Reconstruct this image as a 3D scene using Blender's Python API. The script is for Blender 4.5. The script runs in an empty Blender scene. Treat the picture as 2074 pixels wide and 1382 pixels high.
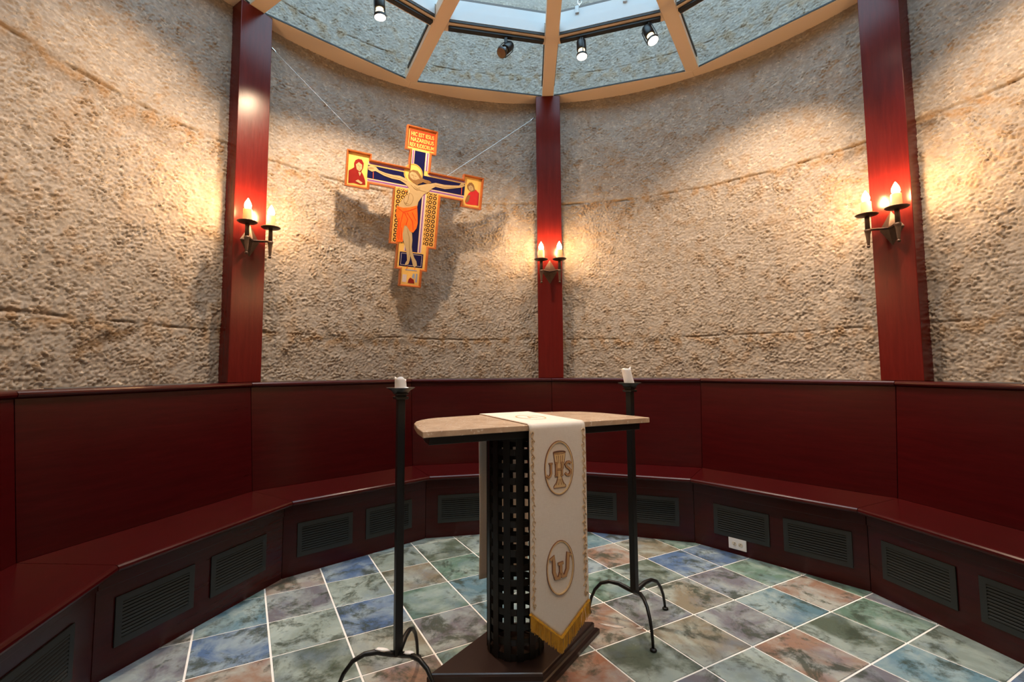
import bpy, bmesh, math, random
import numpy as np
from mathutils import Matrix, Vector

random.seed(7)
sc = bpy.context.scene
COL = sc.collection
PI = math.pi

# ------------------------------------------------------------------ camera
F_PX, W_PX, H_PX = 960.92, 2074, 1382
PPX, PPY = -23.81, -14.24
yaw, pitch, roll = -0.0143, 0.0728, -0.0041
fw = Vector((math.sin(yaw) * math.cos(pitch), math.cos(yaw) * math.cos(pitch), math.sin(pitch)))
rt = fw.cross(Vector((0, 0, 1))).normalized()
up = rt.cross(fw)
r2 = rt * math.cos(roll) + up * math.sin(roll)
u2 = -rt * math.sin(roll) + up * math.cos(roll)
cam_d = bpy.data.cameras.new('camera')
cam = bpy.data.objects.new('camera', cam_d)
COL.objects.link(cam)
M = Matrix.Identity(4)
for i in range(3):
    M[i][0], M[i][1], M[i][2] = r2[i], u2[i], -fw[i]
M.translation = Vector((-0.278, -1.779, 1.1904))
cam.matrix_world = M
cam_d.sensor_fit = 'HORIZONTAL'
cam_d.sensor_width = 36
cam_d.lens = F_PX * 36 / W_PX
cam_d.shift_x = -PPX / W_PX
cam_d.shift_y = PPY / W_PX
cam_d.clip_start = 0.02
sc.camera = cam

# ------------------------------------------------------------------ sky and exposure
world = bpy.data.worlds.new('overcast_sky')
sc.world = world
world.use_nodes = True
bg = world.node_tree.nodes['Background']
bg.inputs[0].default_value = (0.58, 0.79, 1.0, 1)
bg.inputs[1].default_value = 6.0
sc.view_settings.view_transform = 'Standard'
sc.view_settings.look = 'None'
sc.view_settings.gamma = 1.0
sc.view_settings.use_curve_mapping = False
sc.view_settings.exposure = 0.14
sc.cycles.max_bounces = 7
sc.cycles.diffuse_bounces = 4
sc.cycles.glossy_bounces = 3
sc.cycles.transparent_max_bounces = 10
sc.cycles.adaptive_threshold = 0.02
SPOT_COL = (1.0, 0.72, 0.47)
FLAME_COL = (1.0, 0.58, 0.25)

# ------------------------------------------------------------------ helpers
PH = 0.0425                 # turn of the twelve-sided room
STEP = PI / 6
T15, C15 = math.tan(PI / 12), math.cos(PI / 12)


def pol(th, r, z=0.0):
    return Vector((r * math.sin(th), r * math.cos(th), z))


def th_of(k):
    return PH + k * STEP


def mesh(name, verts, faces, smooth=False):
    me = bpy.data.meshes.new(name)
    me.from_pydata([tuple(v) for v in verts], [], [tuple(f) for f in faces])
    me.update()
    if smooth:
        for p in me.polygons:
            p.use_smooth = True
    return me


def fix(me):
    b = bmesh.new()
    b.from_mesh(me)
    bmesh.ops.recalc_face_normals(b, faces=b.faces)
    b.to_mesh(me)
    b.free()
    return me


def bevelled(me, w, seg=2):
    b = bmesh.new()
    b.from_mesh(me)
    bmesh.ops.remove_doubles(b, verts=b.verts, dist=1e-6)
    bmesh.ops.recalc_face_normals(b, faces=b.faces)
    bmesh.ops.bevel(b, geom=[e for e in b.edges if e.is_manifold and e.calc_face_angle(0) > 0.5], offset=w, segments=seg,
                    affect='EDGES', profile=0.5, clamp_overlap=True)
    b.to_mesh(me)
    b.free()
    return me


def join(parts):
    V, Fc = [], []
    for v, f in parts:
        o = len(V)
        V += [tuple(x) for x in v]
        Fc += [tuple(i + o for i in q) for q in f]
    return V, Fc


def box(x0, x1, y0, y1, z0, z1):
    v = [(x0, y0, z0), (x1, y0, z0), (x1, y1, z0), (x0, y1, z0), (x0, y0, z1), (x1, y0, z1), (x1, y1, z1), (x0, y1, z1)]
    f = [(0, 3, 2, 1), (4, 5, 6, 7), (0, 1, 5, 4), (1, 2, 6, 5), (2, 3, 7, 6), (3, 0, 4, 7)]
    return v, f


def prism(poly, z0, z1, ax='z'):
    """poly: list of 2-D points; ax names the extrusion axis"""
    n = len(poly)

    def P(a, b, c):
        return (a, b, c) if ax == 'z' else ((a, c, b) if ax == 'y' else (c, a, b))
    v = [P(a, b, z0) for a, b in poly] + [P(a, b, z1) for a, b in poly]
    f = [tuple(range(n))[::-1], tuple(range(n, 2 * n))] + [(i, (i + 1) % n, n + (i + 1) % n, n + i) for i in range(n)]
    return v, f


def lathe(prof, n=24, c=(0, 0, 0)):
    """prof: (r, z) from bottom to top, closed on the axis"""
    v, f = [], []
    for r, z in prof:
        for i in range(n):
            a = 2 * PI * i / n
            v.append((c[0] + r * math.cos(a), c[1] + r * math.sin(a), c[2] + z))
    for j in range(len(prof) - 1):
        for i in range(n):
            f.append((j * n + i, j * n + (i + 1) % n, (j + 1) * n + (i + 1) % n, (j + 1) * n + i))
    f.append(tuple(range(n))[::-1])
    m = (len(prof) - 1) * n
    f.append(tuple(m + i for i in range(n)))
    return v, f


def tube(pts, rad, n=8, flat=1.0):
    """swept tube; rad is a number or a list"""
    pts = [Vector(p) for p in pts]
    v, f = [], []
    prev = None
    for i, p in enumerate(pts):
        d = (pts[min(i + 1, len(pts) - 1)] - pts[max(i - 1, 0)]).normalized()
        a = Vector((0, 0, 1)) if abs(d.z) < 0.95 else Vector((1, 0, 0))
        if prev is not None:
            s = (prev - d * prev.dot(d))
            s = s.normalized() if s.length > 1e-5 else d.cross(a).normalized()
        else:
            s = d.cross(a).normalized()
        prev = s
        t = d.cross(s)
        r = rad[i] if isinstance(rad, (list, tuple)) else rad
        for j in range(n):
            g = 2 * PI * j / n
            v.append(p + s * (r * math.cos(g)) + t * (r * flat * math.sin(g)))
    for i in range(len(pts) - 1):
        for j in range(n):
            f.append((i * n + j, i * n + (j + 1) % n, (i + 1) * n + (j + 1) % n, (i + 1) * n + j))
    f.append(tuple(range(n))[::-1])
    m = (len(pts) - 1) * n
    f.append(tuple(m + j for j in range(n)))
    return v, f


def ribbon(pts, w, y0, y1, closed=False):
    """flat stroke of width w along 2-D points (x, z), standing between y0 and y1"""
    n = len(pts)
    L, R = [], []
    for i in range(n):
        a = Vector(pts[(i - 1) % n] if closed else pts[max(i - 1, 0)])
        b = Vector(pts[(i + 1) % n] if closed else pts[min(i + 1, n - 1)])
        d = (b - a).normalized()
        nn = Vector((-d.y, d.x))
        p = Vector(pts[i])
        ww = w[i] if isinstance(w, (list, tuple)) else w
        L.append(p + nn * ww / 2)
        R.append(p - nn * ww / 2)
    v = []
    for y in (y0, y1):
        v += [(q.x, y, q.y) for q in L] + [(q.x, y, q.y) for q in R]
    f = []
    m = 2 * n
    for i in range(n if closed else n - 1):
        j = (i + 1) % n
        f += [(i, j, n + j, n + i), (m + i, m + n + i, m + n + j, m + j), (i, m + i, m + j, j), (n + i, n + j, m + n + j, m + n + i)]
    if not closed:
        f += [(0, n, m + n, m), (n - 1, m + n - 1, m + m - 1, m - 1)]
    return v, f


def link(name, me, mt, parent=None, loc=None, rz=None, label=None):
    o = bpy.data.objects.new(name, me)
    COL.objects.link(o)
    if mt is not None and me is not None and not me.materials:
        me.materials.append(mt)
    if parent is not None:
        o.parent = parent
    if loc is not None:
        o.location = loc
    if rz is not None:
        o.rotation_euler = (0, 0, rz)
    if label:
        o['label'] = label
    return o


def part(name, vf, mt, parent=None, smooth=False, bev=0, seg=2, label=None, recalc=True, **kw):
    me = mesh(name, vf[0], vf[1], smooth)
    if bev:
        bevelled(me, bev, seg)
    elif recalc:
        fix(me)
    if smooth:
        for p in me.polygons:
            p.use_smooth = True
    return link(name, me, mt, parent, label=label, **kw)


def tag(o, label, cat, group=None):
    o['label'] = label
    o['category'] = cat
    if group:
        o['group'] = group
    return o


def thing(name, label, cat, loc=(0, 0, 0), rz=0.0, group=None):
    o = bpy.data.objects.new(name, None)
    o.empty_display_size = 0.05
    COL.objects.link(o)
    o.location = loc
    o.rotation_euler = (0, 0, rz)
    return tag(o, label, cat, group)


def struct(o):
    o['kind'] = 'structure'
    return o


# ------------------------------------------------------------------ materials
class NT:
    def __init__(s, name):
        s.m = bpy.data.materials.new(name)
        s.m.use_nodes = True
        s.t = s.m.node_tree
        s.b = s.t.nodes['Principled BSDF']
        s.out = s.t.nodes['Material Output']

    def n(s, typ, **kw):
        nd = s.t.nodes.new(typ)
        for k, v in kw.items():
            if k.startswith('i_'):
                key = k[2:]
                nd.inputs[int(key) if key.isdigit() else key].default_value = v
            else:
                setattr(nd, k, v)
        return nd

    def l(s, a, b):
        s.t.links.new(a, b)

    def math(s, op, a, b=None, clamp=False):
        nd = s.t.nodes.new('ShaderNodeMath')
        nd.operation = op
        nd.use_clamp = clamp
        for i, x in enumerate((a, b)):
            if x is None:
                continue
            if isinstance(x, (int, float)):
                nd.inputs[i].default_value = x
            else:
                s.l(x, nd.inputs[i])
        return nd.outputs[0]

    def mix(s, fac, a, b, mode='MIX'):
        nd = s.t.nodes.new('ShaderNodeMix')
        nd.data_type = 'RGBA'
        nd.blend_type = mode
        for sock, x in ((nd.inputs[0], fac), (nd.inputs[6], a), (nd.inputs[7], b)):
            if isinstance(x, (int, float)):
                sock.default_value = x
            elif isinstance(x, tuple):
                sock.default_value = (*x, 1) if len(x) == 3 else x
            else:
                s.l(x, sock)
        return nd.outputs[2]

    def ramp(s, fac, stops):
        nd = s.t.nodes.new('ShaderNodeValToRGB')
        cr = nd.color_ramp
        while len(cr.elements) < len(stops):
            cr.elements.new(0.5)
        for e, (p, c) in zip(cr.elements, stops):
            e.position = p
            e.color = (*c, 1) if len(c) == 3 else c
        s.l(fac, nd.inputs[0])
        return nd.outputs[0]

    def noise(s, vec, scale, detail=4, rough=0.55, w=None, dist=0.0):
        nd = s.t.nodes.new('ShaderNodeTexNoise')
        if w is not None:
            nd.noise_dimensions = '4D'
            s.l(w, nd.inputs['W'])
        nd.inputs['Scale'].default_value = scale
        nd.inputs['Detail'].default_value = detail
        nd.inputs['Roughness'].default_value = rough
        nd.inputs['Distortion'].default_value = dist
        if vec is not None:
            s.l(vec, nd.inputs['Vector'])
        return nd.outputs[0]

    def bump(s, h, strength=0.3, dist=0.01):
        nd = s.n('ShaderNodeBump')
        nd.inputs['Strength'].default_value = strength
        nd.inputs['Distance'].default_value = dist
        s.l(h, nd.inputs['Height'])
        s.l(nd.outputs[0], s.b.inputs['Normal'])

    def set(s, col=None, rough=None, metal=None, spec=None, coat=None, coat_r=None):
        B = s.b.inputs
        if col is not None:
            B['Base Color'].default_value = (*col, 1)
        if rough is not None:
            B['Roughness'].default_value = rough
        if metal is not None:
            B['Metallic'].default_value = metal
        if spec is not None:
            B['Specular IOR Level'].default_value = spec
        if coat is not None:
            B['Coat Weight'].default_value = coat
        if coat_r is not None:
            B['Coat Roughness'].default_value = coat_r
        return s

    def coord(s, kind='Object', scale=None):
        tc = s.n('ShaderNodeTexCoord')
        o = tc.outputs[kind]
        if scale is not None:
            mp = s.n('ShaderNodeMapping')
            mp.inputs['Scale'].default_value = scale
            s.l(o, mp.inputs['Vector'])
            o = mp.outputs[0]
        return o


def plain(name, col, rough=0.5, metal=0.0, spec=0.5, speck=0.0, coat=0.0):
    m = NT(name).set(col, rough, metal, spec, coat)
    if speck:
        nz = m.noise(m.coord(), 60, 5, 0.6)
        c = m.mix(nz, tuple(x * (1 - speck) for x in col), tuple(min(1, x * (1 + speck)) for x in col))
        m.l(c, m.b.inputs['Base Color'])
    return m.m


def wood_mat(name, c0, c1, scale, spec=0.38):
    m = NT(name).set(rough=0.22, spec=spec, coat=0.0)
    v = m.coord('Object', scale)
    a = m.noise(v, 3.0, 6, 0.62, dist=0.4)
    b = m.noise(v, 14.0, 3, 0.6)
    f = m.math('ADD', m.math('MULTIPLY', a, 0.75), m.math('MULTIPLY', b, 0.25))
    m.l(m.ramp(f, [(0.30, c0), (0.52, tuple((x + y) / 2 for x, y in zip(c0, c1))), (0.72, c1)]), m.b.inputs['Base Color'])
    m.l(m.math('ADD', m.math('MULTIPLY', b, 0.12), 0.18), m.b.inputs['Roughness'])
    m.bump(b, 0.04, 0.002)
    return m.m


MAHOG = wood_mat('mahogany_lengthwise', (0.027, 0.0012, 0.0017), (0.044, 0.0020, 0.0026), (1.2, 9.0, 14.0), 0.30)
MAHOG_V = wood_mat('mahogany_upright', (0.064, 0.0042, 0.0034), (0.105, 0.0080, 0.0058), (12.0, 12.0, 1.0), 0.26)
FRAME_WOOD = wood_mat('icon_frame_wood', (0.22, 0.055, 0.014), (0.34, 0.10, 0.027), (6.0, 6.0, 6.0))
TAN_METAL = plain('tan_painted_metal', (0.56, 0.44, 0.335), 0.55, 0, 0.3)
BLACK_METAL = plain('black_painted_steel', (0.008, 0.008, 0.0085), 0.38, 0.0, 0.35, 0.2)
GRILLE = plain('charcoal_grille_metal', (0.017, 0.020, 0.020), 0.55, 0.0, 0.4)
DARK_VOID = plain('duct_shade_black', (0.002, 0.002, 0.002), 1.0, 0, 0.0)  # flat black sheet stands in for the shade of the hollow behind the slats
LEDGE_METAL = plain('grey_ledge_metal', (0.20, 0.21, 0.22), 0.35, 0.5)
BRONZE = plain('aged_bronze_iron', (0.085, 0.052, 0.036), 0.45, 0.6, 0.5, 0.35)
STEEL_WIRE = plain('steel_wire', (0.6, 0.6, 0.6), 0.25, 1.0)
WHITE_PAINT = plain('white_curb_paint', (0.50, 0.53, 0.55), 0.5)
RUBBER = plain('black_gasket', (0.008, 0.008, 0.009), 0.6)
SEAL_DARK = plain('dark_seal', (0.10, 0.085, 0.075), 0.5)
IVORY_PLASTIC = plain('ivory_plastic', (0.72, 0.66, 0.55), 0.35)
WHITE_PLASTIC = plain('white_plastic', (0.80, 0.80, 0.80), 0.35)
PALE_GOLD_THREAD = plain('light_gold_thread', (0.66, 0.44, 0.22), 0.5, 0.0, 0.4, 0.3)
LETTER_THREAD = plain('letter_gold_thread', (0.46, 0.25, 0.11), 0.5, 0.0, 0.4, 0.2)
GOLD_THREAD = plain('gold_thread', (0.55, 0.33, 0.11), 0.5, 0.0, 0.4, 0.3)
BROWN_THREAD = plain('brown_thread', (0.20, 0.075, 0.035), 0.6)
SCROLL_THREAD = plain('pale_gold_thread', (0.60, 0.42, 0.25), 0.6)
FRINGE_GOLD = plain('gold_fringe', (0.62, 0.31, 0.025), 0.38, 0.15, 0.5, 0.35)


def wax_mat():
    m = NT('white_wax').set((0.92, 0.91, 0.91), 0.4)
    m.b.inputs['Subsurface Weight'].default_value = 0.3
    m.b.inputs['Subsurface Radius'].default_value = (0.01, 0.008, 0.006)
    m.bump(m.noise(m.coord(), 120, 4), 0.25, 0.003)
    return m.m


WAX = wax_mat()


def sleeve_mat():
    m = NT('amber_candle_sleeve').set((0.80, 0.62, 0.40), 0.6)
    tr = m.n('ShaderNodeBsdfTranslucent')
    tr.inputs[0].default_value = (0.62, 0.38, 0.17, 1)
    mx = m.n('ShaderNodeMixShader')
    mx.inputs[0].default_value = 0.40
    m.l(m.b.outputs[0], mx.inputs[1])
    m.l(tr.outputs[0], mx.inputs[2])
    m.l(mx.outputs[0], m.out.inputs[0])
    m.bump(m.noise(m.coord(), 90, 4), 0.4, 0.003)
    return m.m


SLEEVE = sleeve_mat()


def emit_mat(name, col, strength):
    m = NT(name)
    e = m.n('ShaderNodeEmission')
    e.inputs[0].default_value = (*col, 1)
    e.inputs[1].default_value = strength
    m.l(e.outputs[0], m.out.inputs[0])
    return m.m


FLAME = emit_mat('flame_bulb_light', FLAME_COL, 500)
HALOGEN = emit_mat('halogen_lens_light', (1.0, 0.86, 0.68), 9)
LENS_OFF = plain('dark_lens', (0.06, 0.055, 0.05), 0.08, 0.0, 0.8)
LENS_GLOW = emit_mat('halogen_reflector_light', (1.0, 0.78, 0.42), 3.5)


def glass_mat():
    m = NT('skylight_glass')
    tr = m.n('ShaderNodeBsdfTransparent')
    tr.inputs[0].default_value = (0.90, 0.955, 0.955, 1)
    gl = m.n('ShaderNodeBsdfGlossy')
    gl.inputs['Roughness'].default_value = 0.02
    lw = m.n('ShaderNodeLayerWeight')
    lw.inputs['Blend'].default_value = 0.5
    fc = m.math('ADD', m.math('MULTIPLY', m.math('POWER', lw.outputs['Facing'], 5.0), 0.9), 0.035)
    mx = m.n('ShaderNodeMixShader')
    m.l(fc, mx.inputs[0])
    m.l(tr.outputs[0], mx.inputs[1])
    m.l(gl.outputs[0], mx.inputs[2])
    m.l(mx.outputs[0], m.out.inputs[0])
    return m.m


GLASS = glass_mat()


def concrete_mat():
    m = NT('exposed_aggregate_concrete').set(rough=0.68, spec=0.35)
    v = m.coord('Object', (1, 1, 1.5))
    vo = m.n('ShaderNodeTexVoronoi', feature='F1')
    vo.inputs['Scale'].default_value = 62
    m.l(v, vo.inputs['Vector'])
    st = m.n('ShaderNodeSeparateColor')
    m.l(vo.outputs['Color'], st.inputs[0])
    base = m.ramp(st.outputs[0], [(0.0, (0.075, 0.065, 0.055)), (0.22, (0.25, 0.215, 0.18)), (0.45, (0.43, 0.375, 0.32)),
                                  (0.68, (0.36, 0.285, 0.205)), (0.88, (0.50, 0.45, 0.39)), (0.975, (0.66, 0.54, 0.40))])
    nz = m.noise(m.coord('Object'), 26, 5, 0.7)
    colr = m.mix(m.math('MULTIPLY', m.math('SUBTRACT', nz, 0.40), 2.2, True), (0.235, 0.20, 0.165), base)
    blot = m.noise(m.coord('Object'), 5.5, 6, 0.65)
    colr = m.mix(m.math('MULTIPLY', m.math('SUBTRACT', blot, 0.42), 2.6, True), colr, m.mix(0.40, colr, (0.255, 0.235, 0.22)))
    at = m.n('ShaderNodeAttribute', attribute_name='stain')
    colr = m.mix(m.math('MULTIPLY', at.outputs['Fac'], 1.0, True), colr, (0.085, 0.055, 0.032))
    at2 = m.n('ShaderNodeAttribute', attribute_name='rust')
    colr = m.mix(m.math('MULTIPLY', at2.outputs['Fac'], 1.0, True), colr, (0.26, 0.165, 0.085))
    m.l(colr, m.b.inputs['Base Color'])
    return m.m


CONCRETE = concrete_mat()


def tile_mat():
    m = NT('slate_look_tile').set(rough=0.3, spec=0.5)
    oi = m.n('ShaderNodeObjectInfo')
    w = m.math('MULTIPLY', oi.outputs['Random'], 50)
    v = m.coord('Object')
    tone = oi.outputs['Color']
    a = m.noise(v, 4.5, 6, 0.62, w=w, dist=0.6)
    b = m.noise(v, 7.0, 7, 0.68, w=m.math('ADD', w, 7.3), dist=0.8)
    c = m.noise(v, 26, 6, 0.75, w=w)
    d = m.noise(v, 5.0, 5, 0.6, w=m.math('ADD', w, 21.7))
    pale = m.mix(0.6, tone, (0.44, 0.52, 0.49))
    blue = m.mix(0.55, tone, (0.17, 0.24, 0.36))
    col = m.mix(m.ramp(a, [(0.44, (0, 0, 0)), (0.60, (1, 1, 1))]), tone, pale)
    col = m.mix(m.ramp(d, [(0.50, (0, 0, 0)), (0.68, (0.7, 0.7, 0.7))]), col, blue)
    dk = m.math('ADD', m.math('MULTIPLY', b, 0.75), m.math('MULTIPLY', c, 0.25))
    col = m.mix(m.ramp(dk, [(0.50, (0, 0, 0)), (0.585, (0.85, 0.85, 0.85))]), col, (0.045, 0.058, 0.042))
    col = m.mix(m.ramp(c, [(0.62, (0, 0, 0)), (0.72, (0.55, 0.55, 0.55))]), col, (0.42, 0.46, 0.44))
    m.l(col, m.b.inputs['Base Color'])
    m.l(m.math('ADD', m.math('MULTIPLY', c, 0.25), 0.22), m.b.inputs['Roughness'])
    m.bump(m.math('ADD', m.math('MULTIPLY', b, 0.6), m.math('MULTIPLY', c, 0.4)), 0.25, 0.004)
    return m.m


TILE = tile_mat()
GROUT = plain('cream_grout', (0.84, 0.81, 0.77), 0.8, 0, 0.2, 0.06)


def stone_mat():
    m = NT('cream_limestone').set(rough=0.22, spec=0.5)
    v = m.coord('Object')
    a = m.noise(v, 14, 6, 0.65, dist=0.5)
    b = m.noise(v, 75, 4, 0.6)
    col = m.ramp(a, [(0.3, (0.40, 0.265, 0.175)), (0.5, (0.49, 0.34, 0.23)), (0.7, (0.57, 0.41, 0.285))])
    col = m.mix(m.ramp(b, [(0.60, (0, 0, 0)), (0.66, (0.6, 0.6, 0.6))]), col, (0.78, 0.68, 0.56))
    m.l(col, m.b.inputs['Base Color'])
    m.bump(b, 0.05, 0.002)
    return m.m


STONE = stone_mat()


def cloth_mat():
    m = NT('cream_woven_linen').set(rough=0.9, spec=0.15)
    v = m.coord('Object', (1, 1, 1))
    a = m.noise(m.coord('Object', (60, 60, 500)), 1.0, 3, 0.6)
    b = m.noise(m.coord('Object', (500, 500, 60)), 1.0, 3, 0.6)
    c = m.noise(v, 9, 4, 0.6)
    f = m.math('ADD', m.math('MULTIPLY', a, 0.5), m.math('MULTIPLY', b, 0.5))
    col = m.mix(f, (0.56, 0.47, 0.39), (0.80, 0.72, 0.63))
    col = m.mix(m.math('MULTIPLY', c, 0.25), col, (0.60, 0.50, 0.42))
    m.l(col, m.b.inputs['Base Color'])
    m.b.inputs['Sheen Weight'].default_value = 0.1
    m.bump(f, 0.15, 0.002)
    return m.m


CLOTH = cloth_mat()


def paint_mat(name, c0, c1, scale=40, rough=0.35):
    m = NT(name).set(rough=rough, spec=0.2)
    nz = m.noise(m.coord(), scale, 4, 0.6)
    m.l(m.mix(nz, c0, c1), m.b.inputs['Base Color'])
    return m.m


GOLD = paint_mat('gilded_gold', (0.60, 0.33, 0.075), (0.76, 0.47, 0.14), 12, 0.3)
NAVY = paint_mat('lapis_blue_paint', (0.002, 0.003, 0.030), (0.005, 0.006, 0.060), 30)
SKIN = paint_mat('painted_flesh', (0.34, 0.235, 0.115), (0.43, 0.31, 0.16), 25)
SKIN_LINE = paint_mat('painted_flesh_shadow', (0.18, 0.105, 0.04), (0.24, 0.15, 0.06), 25)
HAIR = paint_mat('painted_brown_hair', (0.15, 0.075, 0.025), (0.24, 0.13, 0.05), 50)
CLOTH_RED = paint_mat('vermilion_loincloth', (0.75, 0.075, 0.008), (0.88, 0.16, 0.02), 30)
CLOTH_RED_DARK = paint_mat('vermilion_fold', (0.45, 0.03, 0.004), (0.55, 0.05, 0.01), 30)
TIT_RED = paint_mat('titulus_red', (0.74, 0.035, 0.012), (0.82, 0.06, 0.02), 30)
MAROON = paint_mat('maroon_robe', (0.13, 0.006, 0.007), (0.22, 0.016, 0.012), 30)
ROSE = paint_mat('crimson_robe', (0.36, 0.012, 0.02), (0.46, 0.03, 0.03), 30)
PALE_LINE = paint_mat('pale_border_paint', (0.45, 0.36, 0.42), (0.62, 0.50, 0.40), 90)
VIOLET_LINE = paint_mat('violet_border_paint', (0.10, 0.05, 0.22), (0.30, 0.10, 0.22), 90)
SCENE_BLUE = paint_mat('scene_blue_grey', (0.16, 0.20, 0.30), (0.35, 0.36, 0.40), 60)


def scroll_mat():
    m = NT('gold_scrollwork_on_dark').set(rough=0.35)
    v = m.coord('Object', (1, 1, 1))
    vo = m.n('ShaderNodeTexVoronoi', feature='F1', voronoi_dimensions='2D')
    vo.inputs['Scale'].default_value = 27
    vo.inputs['Randomness'].default_value = 0.0
    mp = m.n('ShaderNodeMapping')
    mp.inputs['Rotation'].default_value = (PI / 2, 0, 0)
    m.l(v, mp.inputs['Vector'])
    m.l(mp.outputs[0], vo.inputs['Vector'])
    rings = m.math('SINE', m.math('MULTIPLY', vo.outputs['Distance'], 15))
    m.l(m.mix(m.ramp(rings, [(0.35, (0, 0, 0)), (0.6, (1, 1, 1))]), (0.05, 0.018, 0.004), (0.68, 0.36, 0.07)), m.b.inputs['Base Color'])
    return m.m


SCROLLWORK = scroll_mat()

# ------------------------------------------------------------------ concrete wall
RW = 2.43


FD, FZ = 0.0027, 0.0066                     # fine grid: angle step, height step
TH_F = np.arange(-math.radians(96), math.radians(96) + FD / 2, FD)
ci = int(np.argmin(np.abs(TH_F)))
TH_F = TH_F - TH_F[ci]
Z_F = np.arange(1.0, 4.62, FZ)
rng = np.random.default_rng(4)


def band(size, sharp=2.2, ax=1.0):
    """band-passed noise with features about `size` metres across, unit spread"""
    n0, n1 = len(Z_F), len(TH_F)
    fz = np.fft.fftfreq(n0, FZ)[:, None] / ax
    ft = np.fft.fftfreq(n1, FD * RW)[None, :]
    fr_ = np.sqrt(fz ** 2 + ft ** 2) * size
    w = np.exp(-((np.log(np.maximum(fr_, 1e-6))) ** 2) * sharp)
    a = np.fft.ifft2(np.fft.fft2(rng.standard_normal((n0, n1))) * w).real
    return a / a.std()


def wall_fields():
    Zg, Tg = np.meshgrid(Z_F, TH_F, indexing='ij')
    big, mid = band(0.5), band(0.14)
    p1, p2, p3, p4 = band(0.055, 1.3, 1.5), band(0.030, 1.5, 1.4), band(0.0175, 3, 1.2), band(0.11, 2, 1.4)
    z1, z2, z3 = 1.445, 2.668, 3.89
    wob = 0.004 * band(0.9) + 0.0012 * mid
    Zw = Zg + wob
    # upper lift smooth, lower lifts ragged, worst just under each joint
    amp = np.where(Zw > z2, 0.60, 0.88)
    for zj in (z1, z2):
        d = zj - Zw
        amp = amp + 0.35 * np.exp(-(np.clip(d, 0, 9) / 0.14) ** 2) * (d > 0) * np.clip(0.6 + 0.6 * big, 0, 1.5)
    h = 0.0018 * p1 + 0.0028 * np.tanh(1.3 * p2 + 0.6) + 0.0032 * np.tanh(1.3 * p3 + 0.4) * np.clip(1 + 0.4 * p4, 0.3, 2) + 0.0006 * mid
    patch = np.clip(1.0 + 0.20 * mid + 0.20 * band(0.28), 0.6, 1.7)
    h = h * amp * patch + 0.0015 * big
    h = h + 0.004 * np.clip((Zw - z2) / 0.012 + 0.5, 0, 1) + 0.0015 * np.clip((Zw - z1) / 0.012 + 0.5, 0, 1)
    h = h - h.mean()
    stain = np.zeros_like(h)
    rust = np.zeros_like(h)
    gate = np.clip(0.55 + 0.5 * band(0.35), 0.12, 1)
    for zj, wd in ((z1, 0.0085), (z2, 0.0115), (z3, 0.005)):
        g_ = np.clip(1 - np.abs(Zw - zj) / wd, 0, 1) * gate
        h -= 0.012 * g_
        stain = np.maximum(stain, 0.95 * g_)
        d = zj - Zw
        rust = np.maximum(rust, 0.75 * np.exp(-((d - 0.02) / 0.06) ** 2) * np.clip(0.3 + 0.7 * mid, 0, 1))
    for (a, zc, ra, rz, sl, st) in ((-77.3, 1.345, 0.13, 0.035, 0.40, 0.9), (20.8, 1.408, 0.06, 0.022, 0, 0.85), (63.8, 2.635, 0.07, 0.05, 0, 0.8),
                                    (-73.5, 2.56, 0.26, 0.07, -0.15, 0.4), (23.0, 2.61, 0.14, 0.03, 0, 0.6), (-84, 2.62, 0.3, 0.06, 0, 0.45),
                                    (-34, 1.40, 0.30, 0.03, 0, 0.5), (56.0, 2.62, 0.16, 0.045, 0.1, 0.6), (-45, 1.41, 0.2, 0.02, 0, 0.4), (40, 2.63, 0.25, 0.03, 0, 0.35)):
        x = (Tg - math.radians(a)) * RW
        q = (x / ra) ** 2 + ((Zg - zc - sl * x) / rz) ** 2
        m_ = np.clip(1.3 - q + 0.55 * p1 + 0.35 * p2, 0, 1)
        m_ = m_ * (q < 4)
        stain = np.maximum(stain, st * m_)
        h -= 0.010 * st * m_
    rust = np.maximum(rust, np.clip(0.22 * mid + 0.18 * big - 0.12, 0, 0.35))
    e = np.clip((math.radians(96) - np.abs(Tg)) / 0.05, 0, 1) * np.clip((4.62 - Zg) / 0.1, 0, 1)
    return h * e, stain * e, rust * e


WH, WS, WR = wall_fields()


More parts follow.
